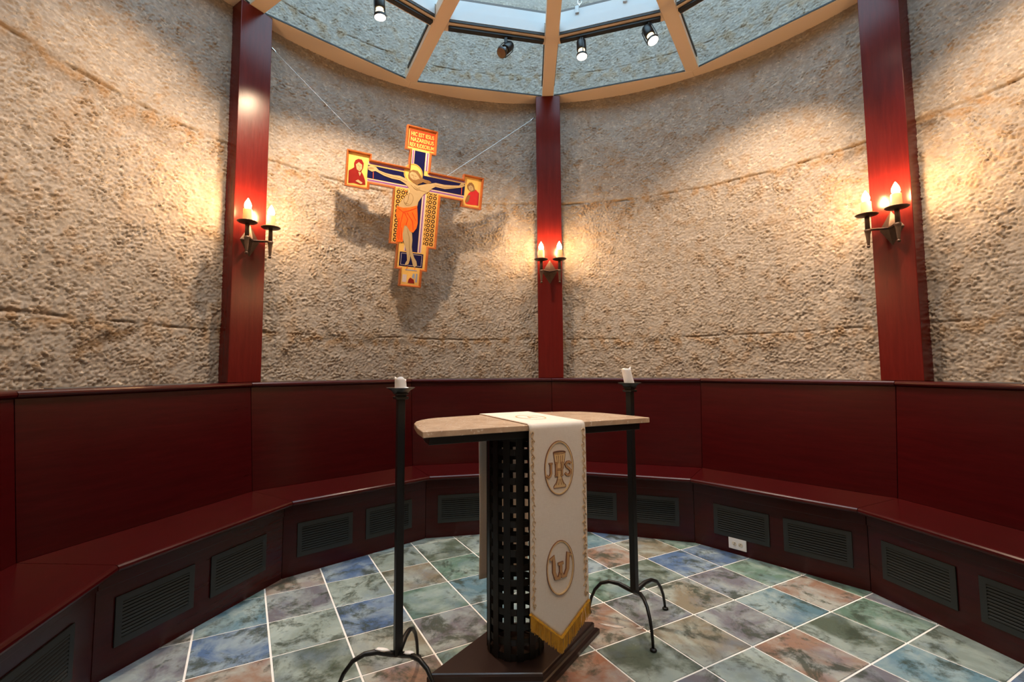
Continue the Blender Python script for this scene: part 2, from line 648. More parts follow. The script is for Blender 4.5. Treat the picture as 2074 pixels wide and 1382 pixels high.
def wall_half(name, sgn):
    sel = np.arange(0, ci + 1) if sgn < 0 else np.arange(ci, len(TH_F))
    thf = TH_F[sel]
    extra = np.arange(0.05, PI - abs(thf[0 if sgn < 0 else -1]), 0.05)
    if sgn < 0:
        th = np.concatenate([[-PI], (thf[0] - extra)[::-1], thf])
        off = len(th) - len(thf)
    else:
        th = np.concatenate([thf, thf[-1] + extra, [PI]])
        off = 0
    zs = np.concatenate([[-0.05, 0.4, 0.8], Z_F, [4.75, 5.1, 5.6]])
    nt, nz = len(th), len(zs)
    Hh = np.zeros((nz, nt))
    St = np.zeros((nz, nt))
    Ru = np.zeros((nz, nt))
    sl = (slice(3, 3 + len(Z_F)), slice(off, off + len(thf)))
    Hh[sl], St[sl], Ru[sl] = WH[:, sel], WS[:, sel], WR[:, sel]
    R_ = RW - Hh
    V = np.zeros((nz, nt, 3))
    V[..., 0] = R_ * np.sin(th + PH)[None, :]
    V[..., 1] = R_ * np.cos(th + PH)[None, :]
    V[..., 2] = zs[:, None]
    V = V.reshape(-1, 3)
    i = np.arange(nz - 1)[:, None] * nt + np.arange(nt - 1)[None, :]
    Q = np.stack([i, i + nt, i + nt + 1, i + 1], -1).reshape(-1, 4)
    # thick outer shell and top rim, coarse
    n = 25
    topi = np.linspace(0, nt - 1, n).astype(int)
    to = th[topi] + PH
    base = len(V)
    V = np.vstack([V] + [np.stack([2.70 * np.sin(to), 2.70 * np.cos(to), np.full(n, zz)], -1) for zz in (zs[0], zs[-1])])
    Qo = [(base + j, base + j + 1, base + n + j + 1, base + n + j) for j in range(n - 1)]
    rim = [(base + n + j, base + n + j + 1, (nz - 1) * nt + topi[j + 1], (nz - 1) * nt + topi[j]) for j in range(n - 1)]
    Q = np.vstack([Q, np.array(Qo), np.array(rim)])
    me = bpy.data.meshes.new(name)
    me.vertices.add(len(V))
    me.vertices.foreach_set('co', V.ravel())
    me.loops.add(Q.size)
    me.loops.foreach_set('vertex_index', Q.ravel().astype(np.int32))
    me.polygons.add(len(Q))
    me.polygons.foreach_set('loop_start', np.arange(0, Q.size, 4, dtype=np.int32))
    me.polygons.foreach_set('use_smooth', np.ones(len(Q), dtype=bool))
    me.update()
    me.validate()
    for nm, arr in (('stain', St), ('rust', Ru)):
        at = me.attributes.new(nm, 'FLOAT', 'POINT')
        at.data.foreach_set('value', np.concatenate([arr.ravel(), np.zeros(2 * n)]).astype(np.float32))
    return struct(link(name, me, CONCRETE))


wall_half('wall_left', -1)['label'] = 'rough curved concrete wall left of the middle column'
wall_half('wall_right', 1)['label'] = 'rough curved concrete wall right of the middle column'

# ------------------------------------------------------------------ floor: slab of grout and single tiles
RF = 1.857
poly = [tuple(pol(th_of(k), RF + 0.02)[:2]) for k in range(12)]
slab = prism([tuple(pol(th_of(k), 2.42)[:2]) for k in range(12)], -0.06, -0.003)
floor = struct(part('floor', slab, GROUT))
floor['label'] = 'floor of mottled slate-look tiles with pale grout'
TS, TA, TOX, TOY = 0.3031, 0.5082, -1.5594, 0.7983
ea = Vector((math.cos(TA), math.sin(TA)))
eb = Vector((math.sin(TA), -math.cos(TA)))
TONES = dict(B=(0.085, 0.145, 0.27), BT=(0.12, 0.22, 0.27), T=(0.23, 0.28, 0.25), G=(0.12, 0.20, 0.155), D=(0.09, 0.115, 0.085),
             P=(0.16, 0.155, 0.18), R=(0.29, 0.175, 0.125), RG=(0.22, 0.19, 0.135), RR=(0.31, 0.14, 0.085))
TL = {(0, 0): 'P', (1, 0): 'T', (0, 1): 'T', (1, 1): 'B', (0, 2): 'D', (1, 2): 'RG', (-1, 1): 'B', (-1, 0): 'BT', (-1, 2): 'R', (-2, 1): 'P',
      (0, -1): 'R', (1, -1): 'B', (2, -1): 'T', (2, 0): 'RG', (2, 1): 'G', (-1, -1): 'G', (2, 2): 'P', (1, 3): 'R', (3, 1): 'BT', (3, 0): 'G',
      (0, 3): 'T', (2, 3): 'G', (-2, 2): 'P', (4, 0): 'G', (3, 2): 'BT', (3, 3): 'R', (4, 1): 'BT', (4, 2): 'T'}
for (a, b), t in {(0, -1): 'P', (0, -2): 'B', (0, -3): 'RG', (-1, -1): 'RG', (-1, -2): 'D', (-1, -3): 'R', (-1, 0): 'P', (0, 0): 'BT', (1, -2): 'B',
                  (1, -1): 'G', (1, 0): 'R', (0, 1): 'D', (1, 1): 'G', (-1, 1): 'R', (0, 2): 'BT', (1, 2): 'T', (-1, 2): 'P', (-2, 0): 'RG',
                  (-2, -1): 'P', (-3, -1): 'R', (-3, 0): 'D', (-2, 1): 'T', (-3, 1): 'P', (-4, 0): 'RR', (-2, -2): 'G', (-2, -3): 'B',
                  (1, -3): 'G', (2, 0): 'G', (2, 1): 'P', (-4, -1): 'D', (1, 3): 'B'}.items():
    TL[(a + 7, b + 4)] = t


def clip(pl, nx, ny, d):
    out = []
    for i in range(len(pl)):
        a, b = pl[i], pl[(i + 1) % len(pl)]
        da, db = a[0] * nx + a[1] * ny - d, b[0] * nx + b[1] * ny - d
        if da <= 0:
            out.append(a)
        if (da < 0) != (db < 0) and da != db:
            s = da / (da - db)
            out.append((a[0] + s * (b[0] - a[0]), a[1] + s * (b[1] - a[1])))
    return out


def shrink_ok(pl):
    ar = sum(pl[i][0] * pl[(i + 1) % len(pl)][1] - pl[(i + 1) % len(pl)][0] * pl[i][1] for i in range(len(pl)))
    return abs(ar) / 2 > 0.0006


g = 0.0042
full_tile = None
rt_ = random.Random(11)
for i in range(-9, 19):
    for j in range(-9, 19):
        c = Vector((TOX, TOY)) + TS * ((i + .5) * ea + (j + .5) * eb)
        if c.length > 2.2:
            continue
        h = TS / 2 - g
        q = [c - ea * h + eb * h, c + ea * h + eb * h, c + ea * h - eb * h, c - ea * h - eb * h]
        pl = [tuple(x) for x in q]
        cut = False
        for k in range(12):
            t = th_of(k + .5)
            n0 = len(pl)
            before = pl
            pl = clip(pl, math.sin(t), math.cos(t), (RF) * C15 + 0.004)
            if pl != before:
                cut = True
            if len(pl) < 3:
                break
        if len(pl) < 3 or not shrink_ok(pl):
            continue
        loc = (c.x, c.y, 0)
        if not cut and full_tile is not None:
            o = link('tile', full_tile, TILE, floor, loc=loc)
        else:
            v, f = prism([(x - c.x, y - c.y) for x, y in pl], -0.006, 0.0)
            me = mesh('tile', v, f)
            bevelled(me, 0.0015, 1)
            o = link('tile', me, TILE, floor, loc=loc)
            if not cut:
                full_tile = me
        tn = TL.get((i, j)) or rt_.choice(['B', 'BT', 'T', 'G', 'D', 'P', 'R', 'RG'])
        cc = TONES[tn]
        jj = rt_.uniform(0.9, 1.1)
        o.color = (cc[0] * jj, cc[1] * jj, cc[2] * jj, 1)

# ------------------------------------------------------------------ built-in bench, one section for each side of the room
AF, AS, AB, AC = RF * C15, 1.769 * C15, 2.187 * C15, 2.231 * C15     # apothems: front panel, seat edge, backrest foot, cap edge
R0B = 1.95


def trap(a0, a1, z0, z1, inset=0.0015, a0t=None, a1t=None):
    """block between two apothems; a0t/a1t: apothems at the top"""
    a0t = a0 if a0t is None else a0t
    a1t = a1 if a1t is None else a1t

    def w(a):
        return a * T15 - inset
    v = [(-w(a0), a0 - R0B, z0), (w(a0), a0 - R0B, z0), (w(a1), a1 - R0B, z0), (-w(a1), a1 - R0B, z0),
         (-w(a0t), a0t - R0B, z1), (w(a0t), a0t - R0B, z1), (w(a1t), a1t - R0B, z1), (-w(a1t), a1t - R0B, z1)]
    return v, box(0, 1, 0, 1, 0, 1)[1]


def arc_slab(a0, r1, z0, z1, inset=0.001):
    w0 = a0 * T15 - inset
    pts = [(-w0, a0 - R0B), (w0, a0 - R0B)]
    for s in np.linspace(1, -1, 9):
        t = s * (PI / 12 - inset / r1)
        pts.append((r1 * math.sin(t), r1 * math.cos(t) - R0B))
    return prism(pts, z0, z1)


def nosing(a_front, a_back, z0, z1, r, inset=0.0015, n=6):
    """board with a half-round front edge"""
    zc = (z0 + z1) / 2
    prof = [(a_back, z0)]
    for i in range(n + 1):
        t = -PI / 2 - PI * i / n
        prof.append((a_front + r + r * math.cos(t) * 1.0, zc + (z1 - z0) / 2 * math.sin(t)))
    prof.append((a_back, z1))
    v = []
    for s in (-1, 1):
        for a, zz in prof:
            v.append((s * (a * T15 - inset), a - R0B, zz))
    m = len(prof)
    f = [tuple(range(m)), tuple(range(m, 2 * m))[::-1]] + [(i, (i + 1) % m, m + (i + 1) % m, m + i) for i in range(m)]
    return v, f


bench_meshes = {}


def bm_get(name, vf, bev=0, seg=2):
    if name not in bench_meshes:
        me = mesh(name, *vf)
        if bev:
            bevelled(me, bev, seg)
        else:
            fix(me)
        bench_meshes[name] = me
    return bench_meshes[name]


PART_BENCH = [
    ('front_panel', trap(AF, AF + 0.03, 0.0, 0.414), 0.001),
    ('front_rail', trap(AF - 0.008, AF - 0.0002, 0.345, 0.414), 0.002),
    ('seat', nosing(AS, AB + 0.02, 0.4145, 0.4455, 0.0155), 0),
    ('backrest', trap(AB, AB + 0.03, 0.446, 1.078, 0.0015, AC + 0.012, AC + 0.042), 0.0015),
    ('cap', nosing(AC - 0.004, AC + 0.05, 1.0785, 1.1085, 0.015), 0),
    ('ledge_board', arc_slab(AC + 0.0502, 2.405, 1.0785, 1.1075), 0.001),
]
bench_lab = {
    -5: 'dark red bench section behind the near left end of the bench ring',
    -4: 'dark red bench section at the lower left corner, cut by the photo edge',
    -3: 'dark red bench section along the left wall, widest one left of the left column',
    -2: 'dark red bench section right of the left column, behind the left candle stand',
    -1: 'dark red bench section behind the left half of the altar, ending at the middle column',
    0: 'dark red bench section behind the right candle stand, starting at the middle column',
    1: 'dark red bench section above the white power outlet',
    2: 'dark red bench section along the right wall, right of the right column',
    3: 'dark red bench section at the lower right corner, cut by the photo edge',
    4: 'dark red bench section behind the near right end of the bench ring'}
for k in range(-5, 5):
    th = th_of(k + .5)
    b = thing('bench_section', bench_lab[k], 'bench', pol(th, R0B), -th, 'built-in bench sections round the room')
    for nm, vf, bev in PART_BENCH:
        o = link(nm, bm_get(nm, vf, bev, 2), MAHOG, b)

# grilles in the bench front -------------------------------------------------
GW, GH, GB = 0.338, 0.192, 0.026
gv = []
fr = join([box(-GW / 2, GW / 2, -0.006, 0, GH / 2 - GB, GH / 2), box(-GW / 2, GW / 2, -0.006, 0, -GH / 2, -GH / 2 + GB),
           box(-GW / 2, -GW / 2 + GB, -0.006, 0, -GH / 2 + GB, GH / 2 - GB), box(GW / 2 - GB, GW / 2, -0.006, 0, -GH / 2 + GB, GH / 2 - GB)])
GF = fix(mesh('grille_frame', *fr))
GBK = fix(mesh('duct_shade', *box(-GW / 2 + GB, GW / 2 - GB, -0.0012, -0.0002, -GH / 2 + GB, GH / 2 - GB)))
sl_v, sl_f = box(-GW / 2 + GB - 0.001, GW / 2 - GB + 0.001, -0.0055, -0.0014, -0.0032, 0.0032)
sl_v = [(x, y, z + (0.002 if y > -0.003 else -0.001)) for x, y, z in sl_v]
GSL = fix(mesh('slat', sl_v, sl_f))
NS = 10
vent_words = {
    (-4, 1): 'charcoal louvred vent in the bench front at the lower left corner',
    (-3, 0): 'large charcoal louvred vent at lower left, first one fully in view from the left edge',
    (-3, 1): 'second charcoal louvred vent from the left fully in view, on the left bench front',
    (-2, 0): 'third charcoal louvred vent from the left, left of the left candle stand',
    (-2, 1): 'charcoal louvred vent partly hidden by the post of the left candle stand',
    (-1, 0): 'charcoal louvred vent between the left candle stand and the altar cloth',
    (-1, 1): 'charcoal louvred vent hidden behind the altar pedestal',
    (0, 0): 'charcoal louvred vent half hidden behind the right edge of the hanging altar cloth',
    (0, 1): 'charcoal louvred vent just right of the right candle stand post',
    (1, 0): 'charcoal louvred vent directly above the white power outlet',
    (1, 1): 'charcoal louvred vent right of the one above the power outlet',
    (2, 0): 'large charcoal louvred vent below the right column, second from the right edge',
    (2, 1): 'charcoal louvred vent cut by the right edge of the photo',
    (3, 0): 'charcoal louvred vent in the bench front at the lower right corner',
    (-4, 0): 'charcoal louvred vent in the bench front beyond the lower left corner'}
vent_u = {-4: (-.24, .19), -3: (-.24, .185), -2: (-.232, .196), -1: (-.226, .196), 0: (-.205, .215), 1: (-.175, .241), 2: (-.236, .19), 3: (-.24, .19)}
for (k, s), lab in vent_words.items():
    th = th_of(k + .5)
    u = vent_u[k][s]
    p = pol(th, AF - 0.0006) + Vector((math.cos(th), -math.sin(th), 0)) * u + Vector((0, 0, 0.197))
    t = thing('vent_grille', lab, 'vent', p, -th, 'louvred vents in the bench front')
    link('grille_frame', GF, GRILLE, t)
    link('duct_shade', GBK, DARK_VOID, t)
    for q in range(NS):
        o = link('slat', GSL, GRILLE, t)
        o.location = (0, 0, -GH / 2 + GB + (q + 0.5) * (GH - 2 * GB) / NS)

# grey slot grilles lying on the ledge ---------------------------------------
LG = fix(mesh('slot_frame', *join([box(-0.17, 0.17, -0.03, -0.022, 0, 0.004), box(-0.17, 0.17, 0.022, 0.03, 0, 0.004), box(-0.17, -0.16, -0.022, 0.022, 0, 0.004),
                                   box(0.16, 0.17, -0.022, 0.022, 0, 0.004)])))
LB = fix(mesh('slot_bar', *box(-0.16, 0.16, -0.003, 0.003, 0.0, 0.0035)))
ledge_words = {
    (-3, 0): 'long grey slot vent on the ledge at the far left of the wall', (-3, 1): 'grey slot vent on the ledge just left of the left column',
    (-2, 0): 'grey slot vent on the ledge just right of the left column', (-2, 1): 'grey slot vent on the ledge behind the left candle',
    (-1, 0): 'grey slot vent on the ledge between the left candle and the middle column', (-1, 1): 'grey slot vent on the ledge just left of the middle column',
    (0, 0): 'grey slot vent on the ledge between the middle column and the right candle', (0, 1): 'grey slot vent on the ledge just right of the right candle',
    (1, 0): 'grey slot vent on the ledge midway between the right candle and the right column', (1, 1): 'grey slot vent on the ledge just left of the right column',
    (2, 0): 'grey slot vent on the ledge just right of the right column'}
for (k, s), lab in ledge_words.items():
    th = th_of(k + .5)
    p = pol(th, 2.30) + Vector((math.cos(th), -math.sin(th), 0)) * (-.23 if s == 0 else .21) + Vector((0, 0, 1.1078))
    t = thing('ledge_vent', lab, 'vent', p, -th, 'slot vents on the ledge')
    link('slot_frame', LG, LEDGE_METAL, t)
    for q in range(4):
        o = link('slot_bar', LB, LEDGE_METAL, t)
        o.location = (0, -0.0165 + q * 0.011, 0)

# power outlet ----------------------------------------------------------------
th = th_of(1.5)
p = pol(th, AF - 0.0004) + Vector((math.cos(th), -math.sin(th), 0)) * (-.198) + Vector((0, 0, 0.067))
out = thing('power_outlet', 'white power outlet plate low on the bench front at right', 'outlet', p, -th)
part('cover_plate', box(-.055, .055, -.007, 0, -.035, .035), WHITE_PLASTIC, out, bev=.003)
for s in (-1, 1):
    r = part('receptacle', lathe([(.0135, 0), (.0135, .002)], 20), IVORY_PLASTIC, out)
    r.rotation_euler = (PI / 2, 0, 0)
    r.location = (s * .0195, -.0071, 0)
    for dx in (-.004, .004):
        sl = part('slot', box(-.0012, .0012, -.004, .004, .0021, .0026), RUBBER, r)
        sl.location = (dx * .6 - .002 * s, .005 if dx > 0 else -.005, 0)
        sl.rotation_euler = (0, 0, PI / 2)

# ------------------------------------------------------------------ columns
RC = 2.317
col_lab = {-2: 'dark red wooden column at left, carrying a twin candle sconce', 0: 'slim-looking dark red column in the middle of the wall, right of the cross',
           2: 'wide dark red wooden column at right, carrying a twin candle sconce',
           4: 'dark red wooden column near the right rear', -4: 'dark red wooden column near the left rear', 6: 'dark red wooden column behind the camera'}
cm = mesh('column', *box(-.107, .107, 0, .125, 1.1087, 3.628))
bevelled(cm, .003, 2)
for k in (-4, -2, 0, 2, 4):
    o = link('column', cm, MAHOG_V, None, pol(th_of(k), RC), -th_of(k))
    tag(o, col_lab[k], 'column', 'red columns on the bench ledge')

# ------------------------------------------------------------------ skylight
sky = bpy.data.objects.new('ceiling', None)
COL.objects.link(sky)
struct(sky)
sky.location = (0, 0, 3.6)
sky['label'] = 'shallow twelve-sided glass skylight with tan ribs'
Z0 = 3.6                                   # parts are built relative to this
SLOPE = 0.022


def zrib(r):                                # underside of ribs
    return 3.629 + (2.32 - r) * SLOPE - Z0


rib_m = mesh('rib', [(-.05, .25, zrib(.25)), (.05, .25, zrib(.25)), (.05, 2.36, zrib(2.36)), (-.05, 2.36, zrib(2.36)),
                     (-.05, .25, zrib(.25) + .09), (.05, .25, zrib(.25) + .09), (.05, 2.36, zrib(2.36) + .09), (-.05, 2.36, zrib(2.36) + .09)], box(0, 1, 0, 1, 0, 1)[1])
bevelled(rib_m, .004, 2)
gk_m = fix(mesh('gasket', *join([([(s * .0501, 1.68, zrib(1.68) + .045), (s * .057, 1.68, zrib(1.68) + .045), (s * .057, 2.25, zrib(2.25) + .045), (s * .0501, 2.25, zrib(2.25) + .045),
                                   (s * .0501, 1.68, zrib(1.68) + .07), (s * .057, 1.68, zrib(1.68) + .07), (s * .057, 2.25, zrib(2.25) + .07), (s * .0501, 2.25, zrib(2.25) + .07)],
                                  box(0, 1, 0, 1, 0, 1)[1]) for s in (-1, 1)])))
APU, API = 1.672 * C15, 1.585 * C15
R0B = 0.0


def ftrap(a0, a1, z0, z1, inset):
    return trap(a0, a1, z0, z1, inset)


ring_a = 2.345 * C15


def ring_prof():
    prof = [(ring_a, 0.029), (ring_a + 0.003, 0.025), (ring_a + 0.03, 0.023), (2.47, 0.021), (2.47, 0.060), (ring_a + .012, 0.046), (ring_a, 0.041)]
    v = []
    for s in (-1, 1):
        for a, zz in prof:
            v.append((s * (a * T15 - .0008), a, zz))
    m = len(prof)
    f = [tuple(range(m)), tuple(range(m, 2 * m))[::-1]] + [(i, (i + 1) % m, m + (i + 1) % m, m + i) for i in range(m)]
    return v, f


ring_m = fix(mesh('ring_beam', *ring_prof()))
bead_m = fix(mesh('glazing_bead', *ftrap(ring_a - .005, ring_a - .0003, .0285, .0335, .05)))
beadk_m = fix(mesh('glazing_gasket', *ftrap(ring_a - .010, ring_a - .0054, .030, .040, .055)))
pur_m = mesh('purlin', *ftrap(API, APU, zrib(1.63) - .004, zrib(1.63) + .10, .051))
bevelled(pur_m, .004, 2)
purg_m = fix(mesh('purlin_gasket', *ftrap(API - .008, API - .0005, zrib(1.63) + .004, zrib(1.63) + .0195, .058)))
zg = zrib(1.68) + .052
pane_m = fix(mesh('glass_pane', [(-(APU + .002) * T15 + .053, APU + .002, zg), ((APU + .002) * T15 - .053, APU + .002, zg), ((ring_a + .01) * T15 - .053, ring_a + .01, zg - .052),
                                 (-(ring_a + .01) * T15 + .053, ring_a + .01, zg - .052), (-(APU + .002) * T15 + .053, APU + .002, zg + .010),
                                 ((APU + .002) * T15 - .053, APU + .002, zg + .010), ((ring_a + .01) * T15 - .053, ring_a + .01, zg - .042),
                                 (-(ring_a + .01) * T15 + .053, ring_a + .01, zg - .042)], box(0, 1, 0, 1, 0, 1)[1]))
zc0, zc1 = zrib(1.6) + .101, zrib(1.6) + .101 + .075
curb_m = fix(mesh('curb', *join([ftrap(API - .004, API + .05, zc0, zc1, .003), ftrap(API - .010, API - .0005, zrib(1.6) + .021, zc0 - .0002, .058)])))
seal_m = fix(mesh('curb_seal', *ftrap(API + .002, API + .048, zc1 + .0005, zc1 + .022, .004)))
up_m = fix(mesh('upper_glass_pane', *ftrap(.30, API + .04, zc1 + .023, zc1 + .033, .004)))
clip_m = mesh('curb_clip', *box(-.014, .014, -.012, 0, 0, .055))
bevelled(clip_m, .002, 1)
for k in range(12):
    th = th_of(k)
    o = link('rib', rib_m, TAN_METAL, sky, rz=-th)
    link('gasket', gk_m, RUBBER, o)
    thm = th_of(k + .5)
    o = link('ring_beam', ring_m, TAN_METAL, sky, rz=-thm)
    link('glazing_bead', bead_m, WHITE_PAINT, o)
    link('glazing_gasket', beadk_m, RUBBER, o)
    o = link('purlin', pur_m, TAN_METAL, sky, rz=-thm)
    link('purlin_gasket', purg_m, RUBBER, o)
    link('glass_pane', pane_m, GLASS, sky, rz=-thm)
    link('upper_glass_pane', up_m, GLASS, sky, rz=-thm)
    o = link('curb', curb_m, WHITE_PAINT, sky, rz=-thm)
    link('curb_seal', seal_m, SEAL_DARK, o)
    if k == 0:
        for xx in (-.22, .12):
            link('curb_clip', clip_m, WHITE_PAINT, o, loc=(xx, API - .0045, zc1 - .04))
part('hub', lathe([(.30, zrib(.3) - .01), (.30, zrib(.3) + .1)], 24), TAN_METAL, sky)

# short chain standing on the curb outside the glass -----------------------------
thm = th_of(.5)
ch = thing('hanging_chain', 'short pale chain seen through the skylight above the middle column', 'chain',
           pol(thm, API + .10) + Vector((math.cos(thm), -math.sin(thm), 0)) * (-.215) + Vector((0, 0, Z0 + zc1 - .03)), -thm)
for i in range(7):
    pts = []
    for q in range(17):
        t = 2 * PI * q / 16
        a, b_ = .014 * math.cos(t), .026 * math.sin(t)
        pts.append((a, 0, i * .040 + b_) if i % 2 == 0 else (0, a, i * .040 + b_))
    part('chain_link', tube(pts, .0042, 6), STEEL_WIRE, ch, smooth=True)
part('anchor_shackle', box(-.02, .02, -.012, .012, -.06, -.024), SEAL_DARK, ch, bev=.003)

# ------------------------------------------------------------------ track lights
AT = 1.63 * C15
track_m = mesh('light_track', *box(-.355, .355, -.027, .011, -.022, 0))
bevelled(track_m, .003, 1)
ZT = Z0 + zrib(1.63) - .0045
track_lab = {-2: 'black light track at the upper left edge, holding one lit spotlight', -1: 'black light track left of the middle rib, holding the unlit spotlight',
             0: 'black light track right of the middle rib, holding two lit spotlights', 1: 'black light track right of the one with two lit spotlights',
             -3: 'black light track above the left wall, beyond the top edge', 2: 'black light track above the right wall, beyond the top edge',
             5: 'black light track behind the camera'}
for k in (-3, -2, -1, 0, 1, 2, 5):
    th = th_of(k + .5)
    o = link('light_track', track_m, BLACK_METAL, None, pol(th, AT, ZT), -th)
    lb = track_lab[k]
    tag(o, lb, 'light track', 'black light tracks round the skylight')


def spotlight(k, u, aim, lit, watts, lab, cone=60, blend=0.6, drop=.075, size=.03):
    th = th_of(k + .5)
    base = pol(th, AT - .008, ZT - .0222) + Vector((math.cos(th), -math.sin(th), 0)) * u
    t = thing('track_spotlight', lab, 'spotlight', base, 0, 'spotlights on the skylight tracks')
    part('track_adapter', box(-.011, .011, -.011, .011, -.045, 0), BLACK_METAL, t, bev=.002)
    piv = Vector((0, 0, -drop - .012))
    d = (Vector(aim) - (base + piv)).normalized()
    # head frame: local -z points along d
    rot = (-d).to_track_quat('Z', 'X')

    def tr(vf):
        return [tuple(rot @ Vector(p) + piv) for p in vf[0]], vf[1]
    part('lamp_body', tr(lathe([(.012, .075), (.030, .070), (.035, .06), (.035, -.005), (.033, -.010), (.026, -.010)][::-1], 20)), BLACK_METAL, t, smooth=True)
    part('reflector', tr(lathe([(.024, -.048), (.028, -.04), (.022, -.012), (.024, -.0105)], 20)), LENS_GLOW if lit else LENS_OFF, t, smooth=True)
    ring = part('trim_ring', tr(join([lathe([(.0372, -.066), (.0395, -.064), (.0395, -.050), (.0372, -.0485)], 20)])), BLACK_METAL, t)
    part('lens', tr(lathe([(.0355, -.0675), (.036, -.0662)], 20)), HALOGEN if lit else LENS_OFF, t)
    for s in (-1, 1):
        part('yoke_arm', tr(tube([(s * .020, 0, .082), (s * .041, 0, .060), (s * .043, 0, .0), (s * .0415, 0, -.057)], .0035, 6)), BLACK_METAL, t)
    part('yoke_bar', tr(tube([(-.021, 0, .082), (.021, 0, .082)], .004, 6)), BLACK_METAL, t)
    part('stem', tube([(0, 0, -.04), tuple(rot @ Vector((0, 0, .08)) + piv)], .006, 8), BLACK_METAL, t)
    if lit:
        ld = bpy.data.lights.new('spot_beam', 'SPOT')
        ld.energy = watts
        ld.color = SPOT_COL
        ld.spot_size = math.radians(cone)
        ld.spot_blend = blend
        ld.shadow_soft_size = size
        lo = bpy.data.objects.new('spot_beam', ld)
        COL.objects.link(lo)
        lo.parent = t
        lo.location = rot @ Vector((0, 0, -.085)) + piv
        lo.rotation_mode = 'QUATERNION'
        lo.rotation_quaternion = rot
    return t


XC = Vector((-0.9939, 1.8907, 2.5701))          # where the cross hangs


def wall_pt(deg, z):
    return pol(PH + math.radians(deg), RW, z)


spotlight(-2, -.045, (-1.02, 1.22, 2.0), True, 190, 'lit black spotlight at the upper left, cut by the top edge of the photo', 140, 0.5)
spotlight(-1, .066, (-1.15, .75, 2.2), False, 0, 'dark unlit black spotlight left of the middle rib')
spotlight(0, -.198, (.30, 1.2, 1.0), True, 60, 'lit black spotlight just right of the middle rib', 90, 0.7)
spotlight(0, .28, (1.15, .95, 2.0), True, 70, 'lit black spotlight nearest the right end of the track with two lamps', 90, 0.7)
off = 'lit spotlight above the photo, aimed at the %s'
spotlight(1, .22, wall_pt(38, 1.75), True, 185, off % 'wall left of the right column', 88, 0.9)
spotlight(2, .05, wall_pt(76, 1.85), True, 140, off % 'wall right of the right column', 88, 0.9)
spotlight(-3, -.02, wall_pt(-76, 1.95), True, 95, off % 'wall left of the left column', 88, 0.9)
spotlight(5, -.1, (-.15, .0, .7), True, 90, off % 'front of the altar, unseen and added as warm fill', 50, 0.9)  # unseen lamp, added to warm the cloth and altar front

# ------------------------------------------------------------------ sconces
sleeve_v, sleeve_f = [], []


def make_sleeve():
    n = 20
    prof = [(.0265, 0.0), (.0275, .02), (.0270, .055), (.0265, .082), (.0255, .086), (.0225, .086), (.0215, .080), (.0215, .004)]
    v, f = [], []
    rr = random.Random(3)
    for r, z in prof:
        for i in range(n):
            a = 2 * PI * i / n
            q = 1 + .03 * math.sin(3 * a + z * 60)
            v.append((r * q * math.cos(a), r * q * math.sin(a), z + (rr.uniform(-.002, .002) if z > .078 else 0)))
    for j in range(len(prof) - 1):
        for i in range(n):
            f.append((j * n + i, j * n + (i + 1) % n, (j + 1) * n + (i + 1) % n, (j + 1) * n + i))
    return v, f


SLV = mesh('candle_sleeve', *make_sleeve(), smooth=True)
fix(SLV)
FLM = mesh('flame_bulb', *lathe([(.006, .055), (.009, .062), (.013, .083), (.0195, .100), (.0205, .112), (.0165, .128), (.009, .143), (.004, .152), (.0008, .158)], 16), smooth=True)
fix(FLM)
DISH = mesh('drip_dish', *lathe([(.012, -.006), (.03, -.005), (.052, .001), (.060, .007), (.0585, .009), (.05, .004), (.028, -.001), (.010, -.001)], 28), smooth=True)
fix(DISH)
STM = mesh('candle_stem', *lathe([(.013, -.085), (.0125, -.03), (.0125, -.0062)], 14), smooth=True)
fix(STM)
SPK = mesh('tapered_spike', *lathe([(.0055, -.185), (.007, -.178), (.0085, -.165), (.0125, -.115), (.0155, -.100), (.017, -.097), (.017, -.0855), (.014, -.0852)], 14), smooth=True)
fix(SPK)
BALL = mesh('ball_finial', *lathe([(.001, -.2), (.007, -.1975), (.0098, -.192), (.0098, -.188), (.0065, -.1825), (.0045, -.182)], 14), smooth=True)
fix(BALL)
PLATE_V = [(-.062, 0, 0), (0, 0, -.105), (.062, 0, 0), (0, 0, .105), (0, -.042, 0), (-.062, .0, 0)]
PLM = mesh('backplate', [(-.064, 0, 0), (0, 0, -.106), (.064, 0, 0), (0, 0, .106), (0, -.040, 0)], [(0, 1, 4), (1, 2, 4), (2, 3, 4), (3, 0, 4), (3, 2, 1, 0)])
fix(PLM)
scon_lab = {-2: 'twin candle sconce on the left column, below the bright reflection', 0: 'twin candle sconce on the middle column, seen straight on',
            2: 'twin candle sconce on the right column', 4: 'twin candle sconce on the right rear column, unseen and added for warm front light',
            -4: 'twin candle sconce on the left rear column, unseen and added for warm front light'}
FWD = .108
for k in (-4, -2, 0, 2, 4):  # rear pair is unseen, added for warm light from behind the camera
    th = th_of(k)
    s = thing('wall_sconce', scon_lab[k], 'sconce', pol(th, RC - .0005, 2.028), -th, 'twin candle sconces on the columns')
    link('backplate', PLM, BRONZE, s)
    for sg in (-1, 1):
        part('arm', join([tube([(0, -.036, -.004), (sg * .03, -.062, -.004), (sg * .072, -FWD, -.004)], .0105, 6, .75)]), BRONZE, s)
        x = sg * .077
        at = (x, -FWD, .083)
        link('candle_stem', STM, BRONZE, s, loc=at)
        sp = link('tapered_spike', SPK, BRONZE, s, loc=at)
        link('ball_finial', BALL, BRONZE, sp)
        link('drip_dish', DISH, BRONZE, s, loc=at)
        cs = link('candle_sleeve', SLV, SLEEVE, s, loc=(x, -FWD, .083 - .0005), label='amber wax candle sleeve')
        link('flame_bulb', FLM, FLAME, cs, label='glowing flame-shaped bulb')

